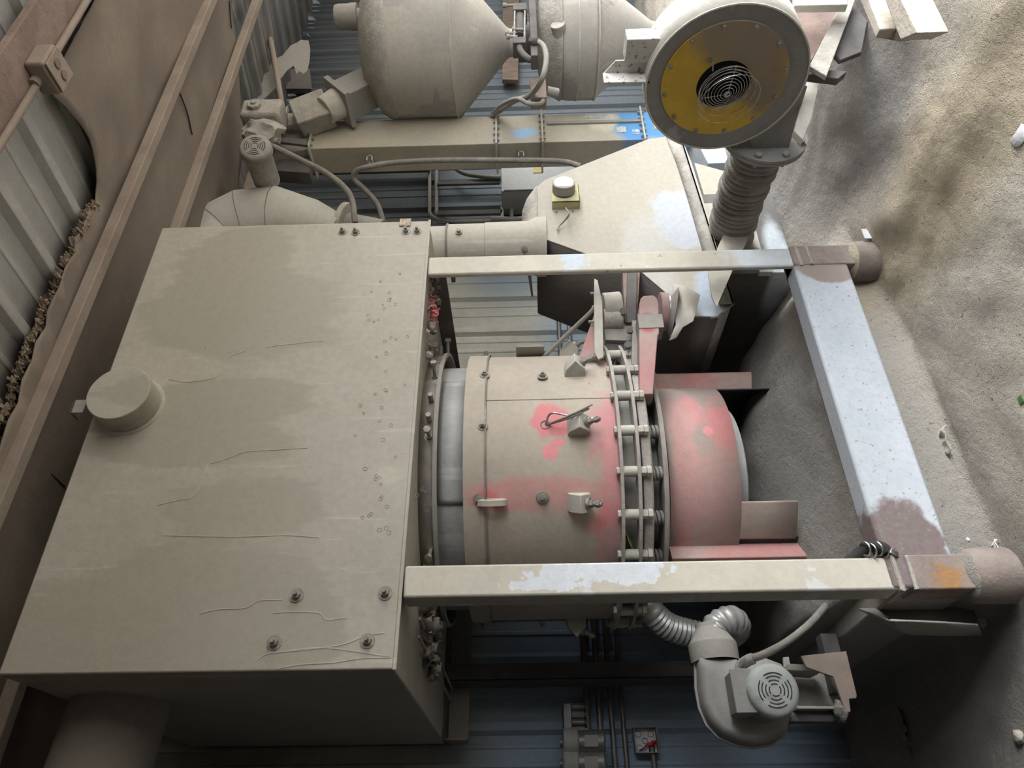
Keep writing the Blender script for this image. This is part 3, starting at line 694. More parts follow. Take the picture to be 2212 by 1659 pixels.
# conveyor head with gearbox, motor, chute
hd = T('conveyor_head_drive', 'dust-caked gearbox and small fan-cooled motor on the conveyor top', 'gear motor', PY(590, 300, 2.9))
ZH = ZA(668, cx0, YC)
q0 = PY(600, 340, YC)
pts = [PY(x, y, YC) for x, y in ((666, 262), (666, 322), (600, 330), (560, 345), (548, 330), (560, 290), (610, 268))]
O('head_casing', MB().prism(pts, (0, .2, 0)), m_dustg, hd, bev=.005)
pts = [PY(x, y, YC+.2) for x, y in ((640, 368), (560, 362), (530, 350), (548, 330), (660, 330))]
O('head_side', MB().prism([PY(x, y, YC+.05) for x, y in ((552, 330), (545, 350), (575, 365), (668, 372), (668, 325))], (0, .1, 0)), m_dark, hd, bev=.004)
g = PY(574, 252, 2.85)
O('gearbox', MB().box(g+V((-.09, -.09, -.12)), g+V((.07, .08, .13))), m_thick, hd, bev=.02)
O('gearbox_cover', MB().cyl(g+V((-.01, -.09, .04)), g+V((-.01, -.115, .04)), .045, n=8).cyl(g+V((-.01, -.115, .04)), g+V((-.01, -.125, .04)), .02, n=6), m_thick, hd, bev=.004)
g2 = PY(568, 285, 2.84)
O('dust_crust', MB().blob(g2, (.10, .08, .12), 3, .22, 3, 2.5), m_thick, hd)
def fancover(c, d, r, depth, m, par, nm='fan_cover'):
    d = V(d).normalized(); b = MB()
    b.lathe([(0, depth), (r*.55, depth), (r*.82, depth*.96), (r*.95, depth*.8), (r, depth*.55), (r, 0)], c, d, 48)
    o = O(nm, b, m, par)
    u, w_, dd = frame(d); b = MB()
    for ri in (.22, .36, .50, .63):
        for k in range(4):
            b.torus(V(c)+dd*(depth+.0005), dd, r*ri, r*.022, 10, 6, 90*k+12, 90*k+80)
    O('vent_slots', b, m_inside, o); return o
mc = PY(555, 327, 2.70)
O('motor_body', MB().cyl(mc+V((0, .0, 0)), mc+V((.03, .24, .02)), .078, n=32), m_thick, hd, bev=.006)
fancover(mc, (-.25, -1, -.10), .092, .055, m_dustg, hd)
b = MB().prism([PY(x, y, 2.92) for x, y in ((594, 294), (662, 300), (664, 312), (598, 304))], (0, .02, 0)); O('slotted_bracket', b, m_dark, hd, bev=.002)
b = MB().prism([PY(x, y, 2.92) for x, y in ((600, 245), (660, 240), (675, 262), (612, 270))], (0, .03, 0)); O('bearing_plate', b, m_thick, hd, bev=.003)
b = MB()
for pts in (((630, 225), (634, 222), (662, 262), (656, 264)), ((618, 228), (622, 228), (618, 252), (613, 252))): b.prism([PY(x, y, 2.90) for x, y in pts], (0, .03, 0))
O('brace_strap', b, m_dustg, hd)
# transition from the vessel chute down to the conveyor
ch = T('vessel_chute', 'square sloping chute from the vessel down to the conveyor top', 'chute', PY(760, 210, 2.9))
def bx_between(a, b_, w_, h):
    a, b_ = V(a), V(b_); d = (b_-a).normalized(); u = d.cross(V((0, 0, 1))).normalized(); v = u.cross(d).normalized()
    return [[p+u*sx*w_/2+v*sy*h/2 for sx, sy in ((-1,-1),(1,-1),(1,1),(-1,1))] for p in (a, b_)]
O('square_duct', MB().loft(bx_between(PY(825, 175, 2.85), PY(738, 218, 2.85), .19, .19)), m_dustg, ch, bev=.004)
a, b_ = PY(740, 216, 2.85), PY(730, 221, 2.85)
rr = bx_between(a, b_, .25, .25); O('flange_plate', MB().loft(rr), m_dustg, ch, bev=.003)
O('rubber_sleeve', MB().cyl(PY(735, 219, 2.85), PY(700, 238, 2.85), .10, .085, 32), m_dustl, ch, bev=.004)
O('collar', MB().loft(bx_between(PY(712, 231, 2.87), PY(640, 258, 2.9), .17, .19)), m_thick, ch, bev=.01)

# ================================================================== VESSELS
VC = (4.52, 2.70)
def vz(px): return ZA(px, VC[0]*.93, VC[1]*.93)
m_ves = mat('dusty_vessel_steel', (.44, .41, .36), (.36, .34, .31), 2.5, bump=.2, streak=((.52, .50, .46), (9, 9, 1.2), .6, .4), big=((.30, .29, .28), 2.2, .60))
v1 = T('cone_vessel', 'large dusty round vessel with a cone bottom above the air valve', 'pressure vessel', (VC[0], VC[1], vz(1100)))
rv = .46
prof = [(0, vz(786)+.06), (.25, vz(790)+.04), (.40, vz(800)), (rv, vz(825)), (rv, vz(975)), (rv-.004, vz(978)), (.10, vz(1092)), (.085, vz(1100)), (.085, vz(1122)), (0, vz(1122))]
O('shell', MB().lathe(prof, (VC[0], VC[1], 0), n=72), m_ves, v1, ang=25)
O('caked_dome', MB().lathe([(.0, vz(780)+.07), (.28, vz(786)+.05), (.42, vz(802)+.01), (rv+.012, vz(828)), (rv+.004, vz(838))], (VC[0], VC[1], 0), n=72), m_thick, v1, ang=180)
O('seam_ring', MB().torus((VC[0], VC[1], vz(975)), (0,0,1), rv+.001, .006, 72, 6), m_dustl, v1)
q = PY(760, 35, 2.45)
O('vent_cap', MB().lathe([(0, .10), (.07, .10), (.075, .08), (.075, .02), (.08, 0), (.08, -.04), (.05, -.04), (.05, -.14)], q, n=24), m_dustg, v1, bev=.002)
# vessel two
VC2 = (4.50, 2.68)
v2 = T('lower_vessel', 'second dusty round vessel below the air valve and beside the fan', 'pressure vessel', (VC2[0], VC2[1], .5))
r2 = .37
def vz2(px): return ZA(px, VC2[0]*.93, VC2[1]*.93)
prof = [(.0, vz2(1160)), (.10, vz2(1164)), (.22, vz2(1172)), (.32, vz2(1190)), (r2-.01, vz2(1215)), (r2, vz2(1235)), (r2, vz2(1290)), (.10, vz2(1425)), (.06, vz2(1500)), (0, vz2(1500))]
O('shell', MB().lathe(prof, (VC2[0], VC2[1], 0), n=72), m_ves, v2, ang=30)
O('caked_dome', MB().lathe([(.10, vz2(1163)+.01), (.23, vz2(1171)+.01), (.33, vz2(1190)+.008), (r2+.004, vz2(1216))], (VC2[0], VC2[1], 0), n=72), m_thick, v2, ang=180)
for px in (1253, 1296): O('seam_ring', MB().torus((VC2[0], VC2[1], vz2(px)), (0,0,1), r2+.0, .006, 72, 6), m_dustl, v2)
q = PY(1205, 50, 2.42); O('nozzle_stub', MB().cyl(q+V((0, .12, -.03)), q, .045, n=20), m_thick, v2, bev=.004)
# valve and actuator between the vessels
va = T('air_valve', 'dark pneumatic slide valve with air cylinder between the vessels', 'valve', PY(1140, 60, 2.45))
YV = 2.42
def vb(x0, y0, x1_, y1_, Y, th, m, nm, **k):
    a, b_ = PY(x0, y0, Y), PY(x1_, y1_, Y)
    lo = V((min(a.x, b_.x), Y, min(a.z, b_.z))); hi = V((max(a.x, b_.x), Y+th, max(a.z, b_.z)))
    return O(nm, MB().box(lo, hi), m, va, bev=.003, **k)
O('valve_body', MB().cyl((VC[0], VC[1], vz(1120)), (VC[0], VC[1], vz(1165)), .12, n=32), m_dark, va, bev=.004)
vb(1141, -30, 1162, 95, YV, .06, m_dark, 'slide_plate')
vb(1108, 5, 1138, 18, YV-.03, .1, m_dark, 'cylinder_head'); vb(1108, 78, 1136, 90, YV-.03, .1, m_dark, 'cylinder_head')
a, b_ = PY(1123, 18, YV+.02), PY(1122, 80, YV+.02); O('air_cylinder', MB().cyl(a, b_, .035, n=24), m_dark, va)
for px in (1112, 1134): O('tie_rod', MB().cyl(PY(px, 15, YV-.02), PY(px-1, 82, YV-.02), .006, n=8), m_bolt, va)
b = MB().tube([PY(1122, 90, YV), PY(1124, 108, YV), PY(1140, 125, YV), PY(1155, 128, YV)], .02, 10); O('link_arm', b, m_dark, va)
vb(1146, 88, 1162, 118, YV-.05, .09, m_dark, 'position_switch')
for x, y in ((1090, 10), (1095, 70), (1098, 78), (1110, 62)):
    O('air_fitting', MB().cyl(PY(x, y, YV-.02), PY(x+20, y, YV-.02), .008, n=8).cyl(PY(x-4, y, YV-.02), PY(x+4, y, YV-.02), .015, n=8), m_dustg, va)
O('elbow_fitting', MB().blob(PY(1153, 88, YV-.06), (.03, .03, .03), 2, .1), m_dark, va)
hose('air_hose', [PY(x, y, Y) for x, y, Y in ((1157, 85, YV-.06), (1175, 100, YV-.06), (1180, 130, YV-.05), (1170, 170, YV), (1145, 205, 2.6), (1115, 215, 2.75), (1085, 235, 2.9), (1060, 250, 3.0))], .016, m_dustg, 'grey air hose looping from the valve down behind the conveyor')
hose('air_hose', [PY(x, y, Y) for x, y, Y in ((1178, 205, 2.6), (1168, 222, 2.6), (1140, 222, 2.6), (1117, 212, 2.6), (1085, 225, 2.8), (1062, 246, 3.0))], .013, m_dustg, 'short grey hose joining the small side valve')
sv = T('side_valve', 'small brown valve block on the lower vessel side', 'valve', PY(1162, 190, 2.6))
a, b_ = PY(1145, 175, 2.6), PY(1181, 215, 2.6)
O('valve_block', MB().box((min(a.x, b_.x), 2.58, min(a.z, b_.z)), (max(a.x, b_.x), 2.66, max(a.z, b_.z))), m_brown, sv, bev=.004)
O('coupling', MB().cyl(PY(1181, 195, 2.62), PY(1205, 200, 2.64), .028, n=16), m_dustg, sv)
# ================================================================== CENTRIFUGAL FAN
FX = 2.40
fc = PX(1566, 172, FX); ro = .292
YF = mat('worn_yellow_plate', (.60, .40, .05), (.50, .34, .05), 6, rough=.6, bump=.15,
         patches=[(PX(1650, 110, FX), (.3, .15, .12), (.24, .19, .14), .5, 1.4, 9), (PX(1650, 200, FX), (.3, .09, .08), (.22, .18, .14), .5, 1.6, 12), (PX(1560, 60, FX), (.3, .10, .10), (.26, .215, .17), .5, .8, 5), (PX(1620, 80, FX), (.3, .12, .12), (.26, .215, .17), .5, .8, 5)],
         specks=((.2, .15, .08), 110, .68))
m_fanface = mat('grey_fan_face', (.27, .265, .26), (.22, .22, .22), 3, bump=.1, big=((.33, .33, .33), 3, .6))
m_fanside = mat('pale_dusty_fan_side', (.58, .56, .51), (.50, .48, .43), 5, bump=.3)
fn = T('centrifugal_fan', 'large round centrifugal fan with yellow inlet plate at the top', 'industrial fan', (FX+.1, fc.y, .2))
TH = .17
# scroll outline in the YZ plane
sc = []
NS = 64
for k in range(NS):
    a = 2*math.pi*k/NS; sc.append((math.cos(a), math.sin(a)))
def yz(px, py): p = PX(px, py, FX); return (p.y, p.z)
# outline: circle centre (fc.y, fc.z), outlet to +Y at the foot
outl = [(fc.y+.008+ro*math.cos(a), fc.z-.005+ro*math.sin(a)) for a in [R(-88 - k*6) for k in range(0, 60)]]   # from the foot round the front and top to the back
neck = [yz(1625, 262), yz(1625, 320), yz(1700, 320)]
face = outl
pts = [V((FX, y, z)) for y, z in face]
hcy, hcz = PX(1562, 180, FX).y, PX(1562, 180, FX).z
hring = []
for q in pts:
    a = math.atan2(q.z-hcz, q.y-hcy); hring.append(V((FX, hcy+.11*math.cos(a), hcz+.11*math.sin(a))))
O('scroll_front', MB().loft([pts, hring, [q+V((.004, 0, 0)) for q in hring], [q+V((.004, 0, 0)) for q in pts], pts], True, False), m_fanface, fn)
O('scroll_side', MB().loft([[p+V((.0015, 0, 0)) for p in pts], [p+V((TH, 0, 0)) for p in pts]], True, False), m_fanside, fn, ang=40, solid=.003)
O('scroll_back', MB().prism([p+V((TH, 0, 0)) for p in pts], (.004, 0, 0)), m_fanside, fn)
O('neck_front', MB().prism([V((FX+.0005, *yz(x, y))) for x, y in ((1640, 215), (1626, 262), (1625, 320), (1703, 320), (1744, 185), (1700, 185))], (.003, 0, 0)), m_fanface, fn)
# rim edge of front plate
O('rim_edge', MB().tube([p+V((-.001, 0, 0)) for p in pts+[pts[0]]], .004, 6, 1), m_fanside, fn)
ri = .228; rh = .098
hc = V((FX, fc.y+.0, fc.z+.004)); 
hole = PX(1562, 180, FX)
# inlet plate with an off-centre hole
ring0, ring1 = [], []
for k in range(64):
    a = 2*math.pi*k/64; c_, s_ = math.cos(a), math.sin(a)
    ring0.append(V((FX-.008, hc.y+ri*c_, hc.z+ri*s_))); ring1.append(V((FX-.008, hole.y+rh*c_, hole.z+rh*s_)))
b = MB().loft([[p+V((.009, 0, 0)) for p in ring0], ring0, ring1, [p+V((.012, 0, 0)) for p in ring1]], True, False)
O('inlet_plate', b, YF, fn, label='worn yellow ring plate round the inlet')
O('inlet_cavity', MB().lathe([(rh+.004, 0), (rh-.005, .10), (0, .10)], V((FX-.007, hole.y, hole.z)), (1, 0, 0), 48), m_inside, fn)
pb_ = MB().cyl((0,0,0), (0,0,.003), .0085, n=12).cyl((0,0,.003), (0,0,.011), .006, n=6)
f1 = None
for k in range(12):
    a = R(18+30*k); m4 = orient(V((FX-.008, hc.y+(ri-.012)*math.cos(a), hc.z+(ri-.012)*math.sin(a))), (-1, 0, 0))
    if f1 is None: f1 = O('plate_screw', pb_, m_bolt, fn, at=m4)
    else: rep(f1, m4, fn)
# guard of wire rings, sprung loose
gc = V((FX-.02, hole.y+.006, hole.z-.006)); gd = V((-1, .10, -.12)).normalized()
b = MB()
for k in range(9): b.torus(gc+gd*(.030-.0035*k), gd, .014+.0105*k, .0013, 40, 5)
gu, gw, gdd = frame(gd)
for k in range(3):
    a = R(35+120*k); b.tube([gc+gd*.03, gc+(gu*math.cos(a)+gw*math.sin(a))*.1+gd*.0], .0013, 5, 1)
b.torus(gc+gd*.031, gd, .008, .003, 20, 6)
# sprung outer coil
g_pts = []
for k in range(70):
    a = 2*math.pi*k/28; g_pts.append(gc+(gu*math.cos(a)+gw*math.sin(a))*(.098+.0003*k)+gd*(.004+.0006*k)+V((0, .0004*k, -.00015*k)))
b.tube(g_pts, .0013, 5, 1)
b.tube([PX(1535, 128, FX-.012), PX(1540, 133, FX-.02), PX(1540, 152, FX-.02)], .002, 6).tube([PX(1628, 170, FX-.012), PX(1622, 172, FX-.02), PX(1619, 190, FX-.02)], .002, 6)
O('wire_guard', b, m_bright, fn, label='bent spiral wire guard')
for x, y in ((1535, 128), (1628, 170)): O('guard_clip', MB().cyl(PX(x, y, FX-.008), PX(x, y, FX-.02), .009, n=14).cyl(PX(x, y, FX-.02), PX(x, y, FX-.026), .005, n=6), m_bright, fn)
# neck and flange
nk0, nk1 = yz(1625, 318), yz(1700, 318); yn = (nk0[0]+nk1[0])/2
fy = yn+.0
zc_ = (nk0[1]+nk1[1])/2; xc_ = FX+TH/2
O('outlet_neck', MB().box((FX+.004, fc.y+.1, nk1[1]+.004), (FX+TH, fy, nk0[1]-.002)), m_fanside, fn, bev=.002)
fl_c = V((xc_, fy+.002, zc_))
RF_ = .168
O('outlet_flange', MB().lathe([(0, 0), (RF_, 0), (RF_, .012), (0, .012)], fl_c, (0, 1, 0), 64), m_fanface, fn)
O('mating_flange', MB().lathe([(0, .014), (RF_, .014), (RF_, .026), (0, .026)], fl_c, (0, 1, 0), 64), m_fanface, fn)
hb = MB().cyl((0,0,0), (0,0,.014), .016, n=6); hn = MB().cyl((0,0,-.026), (0,0,-.04), .015, n=6).cyl((0,0,-.04), (0,0,-.052), .008, n=10)
f1 = None
for k in range(8):
    a = R(22.5+45*k); m4 = orient(fl_c+V((math.cos(a)*.142, 0, math.sin(a)*.142)), (0, -1, 0))
    if f1 is None: f1 = O('flange_bolt', hb, m_dustg, fn, at=m4, bev=.002); f2 = O('flange_nut', hn, m_dustg, fn, at=m4)
    else: rep(f1, m4, fn); rep(f2, m4, fn)
# support arms at the left of the scroll
q = PY(1370, 96, fc.y-.05)
m_arm = mat('speckled_white_tube', (.62, .61, .58), (.54, .53, .50), 8, specks=((.25, .18, .15), 50, .60))
qa = PX(1350, 98, FX+.08); 
O('mount_tube', MB().box((qa.x-.035, qa.y-.045, qa.z-.12), (qa.x+.035, qa.y+.045, qa.z)), m_arm, fn, bev=.003)
qb = PX(1310, 150, FX+.06)
O('mount_angle', MB().prism([PX(x, y, FX+.06) for x, y in ((1302, 160), (1330, 130), (1400, 128), (1400, 158))], (.006, 0, 0)).prism([PX(x, y, FX+.06) for x, y in ((1302, 160), (1400, 158), (1400, 154), (1302, 156))], (-.06, 0, 0)), m_arm, fn, bev=.001)

# bellows hose
bl = T('bellows_hose', 'thick dark ribbed bellows hose between fan flange and hopper', 'hose', PY(1610, 450, 2.3))
YB0, YB1 = fy+.03, 2.56
prof = []; n = 22
for k in range(n+1):
    h = (YB1-YB0)*k/n; r = .098+.010*math.sin(k*1.7)*.4
    prof += [(r, h), (r+.009, h+.35*(YB1-YB0)/n), (r+.009, h+.55*(YB1-YB0)/n), (r, h+.9*(YB1-YB0)/n)]
b = MB().lathe(prof, (xc_, YB0, zc_), (0, 1, 0), 48)
for i, v in enumerate(b.v):
    t = (v.y-YB0)/(YB1-YB0); v.z += .02*math.sin(t*3.1)+.002*noise.noise(v*20); v.x += .03*t+.004*noise.noise(v*12)
m_bel = mat('black_dusty_bellows', (.17, .165, .155), (.27, .255, .235), 8, rough=.6, bump=.4)
O('ribbed_sleeve', b, m_bel, bl, ang=60)
# ================================================================== HOPPER HOOD
YP = 2.50; YQ = 3.07
def hp(x, y, Y=YP): return PY(x, y, Y)
m_hood = mat('dusty_hood_sheet', (.405, .375, .315), (.37, .345, .295), 2, rough=.7, bump=.1, bs=50,
             patches=[(hp(1480, 470), (.22, .4, .17), (.43, .455, .50), .10, 1.1, 7), (hp(1530, 640), (.16, .4, .06), (.40, .46, .54), .2, 1.0, 8), (hp(1440, 330), (.10, .4, .05), (.38, .36, .31), .3, .8, 5), (hp(1400, 560), (.3, .4, .12), (.44, .43, .40), .3, .6, 4)],
             streak=((.45, .43, .38), (4, 4, 14), .6, .3))
hd2 = T('hopper_hood', 'big slanted pale sheet metal hopper with a round gauge on its face', 'hopper', (2.6, 2.8, .3))
front = [hp(1160, 402), hp(1175, 388), hp(1400, 299), hp(1462, 290), hp(1508, 410), hp(1545, 540), hp(1580, 655), hp(1552, 682), hp(1502, 682), hp(1440, 632), hp(1385, 586), hp(1255, 543), hp(1163, 510)]
O('hopper_front', MB().prism(front, (0, .01, 0)), m_hood, hd2, bev=.002)
fs_ = front
dY = V((0, YQ-YP, 0))
side = [fs_[i] for i in (7, 8, 9, 10, 11, 12)]
bb_ = MB().loft([[p+V((0, .01, 0)) for p in side], [p+dY for p in side]], closed=False, caps=False)
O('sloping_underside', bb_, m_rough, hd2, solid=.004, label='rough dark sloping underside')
rest = [fs_[i] for i in (12, 0, 1, 2, 3, 4, 5, 6, 7)]
O('side_wall', MB().loft([[p+V((0, .01, 0)) for p in rest], [p+dY for p in rest]], closed=False, caps=False), m_thick, hd2, solid=.004)
O('hopper_back', MB().prism([p+dY for p in front], (0, .01, 0)), m_rough, hd2)
# caked dust swelling at the left end
sw = [hp(1160, 402), hp(1140, 440), hp(1132, 470), hp(1128, 490), hp(1135, 530), hp(1150, 580), hp(1165, 600)]
b = MB().loft([[hp(1161, 400, 2.52), hp(1161, 430, 2.52), hp(1161, 470, 2.52), hp(1163, 510, 2.52)],
               [hp(1140, 428, 2.62), hp(1130, 455, 2.62), hp(1128, 490, 2.62), hp(1140, 540, 2.62)],
               [hp(1145, 470, 2.9), hp(1135, 520, 2.9), hp(1140, 580, 2.9), hp(1150, 640, 2.9)]], closed=False, caps=False)
O('caked_end', b, m_thick, hd2, ang=180, solid=.01)
# rim lip heaped with dust, down the right edge
lip = [(1467, 292), (1490, 350), (1515, 430), (1545, 535), (1582, 655)]
b = MB().loft([[hp(x-28, y+2, YP-.004) for x, y in lip], [hp(x-12, y, YP-.03) for x, y in lip], [hp(x+2, y, YP-.035) for x, y in lip]], closed=False, caps=False)
O('dust_ledge', b, m_thick, hd2, ang=180, solid=.006)
b = MB().loft([[hp(x+1, y, YP-.04) for x, y in lip], [hp(x+4, y, YP-.04) for x, y in lip], [hp(x+4, y, YP) for x, y in lip], [hp(x+1, y, YP) for x, y in lip]], True)
O('rim_lip', b, m_dustl, hd2)
b = MB().loft([[hp(1552, 682), hp(1582, 655)], [hp(1552, 682, 3.0), hp(1590, 652, 3.0)]], closed=False, caps=False); O('ledge_plate', b, m_thick, hd2, solid=.01)
# ledge of dust at the lower depth edge
b = MB().loft([[hp(1535, 685, YP), hp(1556, 682, YP)], [hp(1535, 685, YQ), hp(1556, 680, YQ)], ], closed=False, caps=False)
O('lower_ledge', b, m_thick, hd2, solid=.012)
# gauge
gq = hp(1217, 428, YP)
gp = T('pressure_gauge', 'round dial sensor on a yellowed plate on the hopper face', 'gauge', gq)
O('mount_plate', MB().box(gq+V((-.075, -.05, -.075)), gq+V((.045, -.044, .06))).box(gq+V((-.075, -.05, -.075)), gq+V((-.071, 0, .06))).box(gq+V((-.075, -.05, -.075)), gq+V((.045, 0, -.071))), mat('yellowed_plate', (.55, .50, .28), (.45, .41, .26), 12), gp, bev=.001)
O('dial_body', MB().cyl(gq+V((0, -.045, 0)), gq+V((.012, -.09, .0)), .056, n=40), m_dustg, gp, bev=.003)
O('dial_glass', MB().cyl(gq+V((.012, -.0905, 0)), gq+V((.0125, -.095, 0)), .049, n=40), mat('cloudy_dial', (.62, .61, .57), (.50, .49, .46), 18, rough=.4), gp, bev=.002)
O('sensor_lead', MB().tube([hp(1222, 448, YP-.06), hp(1229, 462, YP-.07), hp(1217, 478, YP-.03), hp(1208, 487, YP-.02), hp(1204, 496, YP-.015)], .0045, 8), m_bolt, gp)
for x, y in ((1202, 457), (1237, 455)): O('plate_screw', MB().cyl(hp(x, y, YP-.05), hp(x, y, YP-.06), .007, n=6), m_bolt, gp)
# dark lower bin behind the frame
bn = T('lower_bin', 'dark steel collecting bin on the sand behind the far leg', 'bin', (2.6, 3.0, .2))
bx0 = 2.32
zt_ = ZA(1540, bx0, 2.56)
b = MB().prism([V((bx0, y, z)) for y, z in ((2.56, .22), (YW-.12, .22), (YW-.12, zt_-.10), (2.95, zt_), (2.56, zt_))], (.55, 0, 0))
O('bin_body', b, mat('bin_side_steel', (.16, .15, .14), (.12, .115, .11), 4, patches=[(PY(1690, 575, 2.56), (.3, .3, .06), (.45, .50, .54), .3, .6, 8)]), bn, bev=.004)
q = V((2.50, 2.555, zc_)); O('bellows_plate', MB().box((2.40, 2.54, zc_-.14), (2.78, 2.556, zc_+.13)), m_dustl, bn, bev=.002)
f1 = None
for dx, dz in ((-.06, -.11), (-.06, .11), (.24, -.11), (.24, .11), (.1, -.12)):
    m4 = orient(V((2.5+dx, 2.54, zc_+dz)), (0, -1, 0))
    if f1 is None: f1 = O('plate_bolt', hb, m_bolt, bn, at=m4)
    else: rep(f1, m4, bn)
O('rim_bar', MB().box((bx0-.02, 2.53, .34), (bx0+.02, 2.56, .40)), m_dustl, bn, bev=.002)
# leaning fin plate
fin = [PY(x, y, 2.40) for x, y in ((1603, 418), (1610, 420), (1620, 500), (1611, 526), (1584, 580), (1548, 662), (1538, 640), (1530, 590), (1552, 530))]
O('leaning_plate', MB().prism(fin, (.004, .010, 0)), m_dustl, None, 'pale pointed steel plate leaning in front of the bellows', 'steel plate', bev=.001)
# round duct from hopper up to the housing
YD = 2.62
a = PY(1160, 515, YD); rd_ = .118
cxp = PY(1050, 535, YD)
du = T('round_duct', 'pale round sheet duct between housing and hopper', 'duct', (cxp.x, YD, 1.4))
zz = lambda px: ZA(px, cxp.x, YD-rd_)
O('duct_tube', MB().lathe([(rd_-.004, zz(900)), (rd_-.004, zz(962)), (rd_+.004, zz(963)), (rd_+.004, zz(1046)), (rd_+.008, zz(1047)), (rd_+.010, zz(1140)), (rd_+.03, zz(1160)), (rd_+.03, zz(1180))], (cxp.x, YD, 0), n=56), m_box, du, ang=30)
O('band_clamp', MB().torus((cxp.x, YD, zz(964)), (0,0,1), rd_+.004, .006, 56, 6), m_collar, du)
for x, y in ((991, 500), (1133, 537)):
    p, n_ = CYL(x, y, (cxp.x, YD), rd_+.008); O('duct_bolt', MB().cyl(p, p+n_*.004, .016, n=16).cyl(p+n_*.004, p+n_*.016, .010, n=6), m_bolt, du)
b = MB().box((cxp.x-.17, YD-.0, zz(975)-.01), (cxp.x-.10, YD+.06, zz(975)+.01)); O('duct_bracket', b, m_dark, du, bev=.002)
# duct elbow behind the housing
el = T('duct_elbow', 'pale segmented duct elbow rising behind the housing', 'duct', PY(600, 460, 3.0))
YE = 3.1
cen = [(430, 530, .15), (475, 482, .17), (530, 462, .19), (600, 452, .185), (675, 462, .14), (735, 478, .095)]
rings = []; nn = 40
for i, (x, y, r) in enumerate(cen):
    p = PY(x, y+25, YE); p2 = PY(cen[min(i+1, 5)][0], cen[min(i+1, 5)][1]+25, YE); p1 = PY(cen[max(i-1, 0)][0], cen[max(i-1, 0)][1]+25, YE)
    d = (p2-p1).normalized(); u = V((0, 1, 0)); u = (u-d*u.dot(d)).normalized(); w_ = d.cross(u)
    rings.append([p+(u*math.cos(2*math.pi*k/nn)+w_*math.sin(2*math.pi*k/nn))*r*1.15 for k in range(nn)])
O('elbow_segments', MB().loft(rings, True, True), mat('pale_duct_steel', (.50, .49, .45), (.43, .42, .38), 3, bump=.1), el, ang=12)
for i in (1, 2, 3):
    O('segment_seam', MB().tube(rings[i]+[rings[i][0]], .0025, 5, 1), m_collar, el)
p = PY(745, 482, YE); d = (PY(770, 488, YE)-PY(720, 478, YE)).normalized()
O('end_flange', MB().cyl(p-d*.015, p+d*.02, .13, n=40), m_dustl, el, bev=.004)
O('outlet_stub', MB().cyl(p, p+d*.25, .07, n=30), m_dustg, el)
# duct leaving the housing's left end
sdq = T('side_duct', 'dark round duct leaving the left end of the housing', 'duct', (.2, 2.8, 2.6))
zc1_ = (ZA(136, .5, 2.65)+ZA(348, .5, 2.65))/2
O('duct_tube', MB().cyl((.50, 2.66, zc1_-.03), (-1.19, 2.44, zc1_-.03), .16, n=56), mat('brown_duct', (.28, .25, .22), (.22, .20, .18), 3), sdq)
O('duct_seam', MB().tube([(.49, 2.505, zc1_), (-1.19, 2.29, zc1_)], .004, 6, 1), m_dustg, sdq)

# ================================================================== BELT DRIVE BETWEEN DRUM AND HOPPER
bd = T('belt_drive', 'shaft, dusty pink belt guard and brackets above the drum', 'belt drive', PY(1340, 700, 2.75))
m_guard = mat('dusty_pink_guard', (.38, .29, .27), (.42, .20, .20), 4, patches=[(PY(1400, 695, 2.36), (.05, .2, .04), (.36, .09, .09), .3, .6, 6)])
YG = 2.36
gz = [PY(x, y, YG) for x, y in ((1381, 850), (1381, 655), (1384, 643), (1390, 637), (1412, 636), (1419, 642), (1423, 655), (1424, 720), (1421, 722), (1411, 850))]
O('belt_guard', MB().prism(gz, (0, .08, 0)), m_guard, bd, bev=.006, label='pink-brown belt guard with a rounded top')
O('guard_joint', MB().box(PY(1381, 707, YG-.003)+V((0, 0, 0)), PY(1424, 704, YG+.08)), m_dustg, bd)
for pts, dy, m, nm, Y in ((((1345, 584), (1383, 584), (1375, 700), (1350, 700)), .06, m_rust, 'channel', 2.5),
                      (((1356, 584), (1376, 584), (1374, 695), (1352, 695)), .02, m_dark, 'channel_web', 2.48),
                      (((1366, 690), (1382, 692), (1378, 790), (1364, 785)), .05, m_dustg, 'rail', 2.44),
                      (((1304, 700), (1370, 697), (1368, 735), (1308, 733)), .06, m_dustg, 'bearing_beam', 2.5),
                      (((1308, 735), (1366, 736), (1366, 755), (1308, 755)), .05, m_dark, 'lower_beam', 2.52),
                      (((1284, 600), (1291, 604), (1301, 650), (1304, 770), (1293, 775), (1284, 760), (1283, 640)), .012, m_dustl, 'upright_plate', 2.42),
                      (((1283, 680), (1290, 770), (1250, 772)), .012, m_guard, 'gusset_plate', 2.45)):
    O(nm, MB().prism([PY(x, y, Y) for x, y in pts], (0, dy, 0)), m, bd, bev=.002)
O('bearing', MB().cyl(PY(1303, 668, 2.5), PY(1341, 665, 2.5), .075, n=30), m_dustl, bd, bev=.005)
O('bearing', MB().cyl(PY(1303, 690, 2.5), PY(1345, 690, 2.5), .05, n=30), m_thick, bd, bev=.005)
O('shaft_end', MB().cyl(PY(1424, 672, 2.5), PY(1440, 672, 2.5), .085, n=30), m_guard, bd, bev=.003)
O('hose_clamp', MB().cyl(PY(1436, 672, 2.5), PY(1446, 672, 2.5), .080, n=30), m_bright, bd, bev=.003)
O('rubber_boot', MB().cyl(PY(1442, 674, 2.5), PY(1456, 676, 2.5), .065, .12, 32), m_dustg, bd, bev=.003)
b = MB().loft([[PY(x, y, 2.44) for x, y in r] for r in (((1452, 612), (1475, 615), (1512, 636)), ((1455, 660), (1480, 665), (1505, 670)), ((1460, 700), (1475, 706), (1497, 693)), ((1445, 735), (1462, 728), (1470, 700)))], closed=False, caps=False)
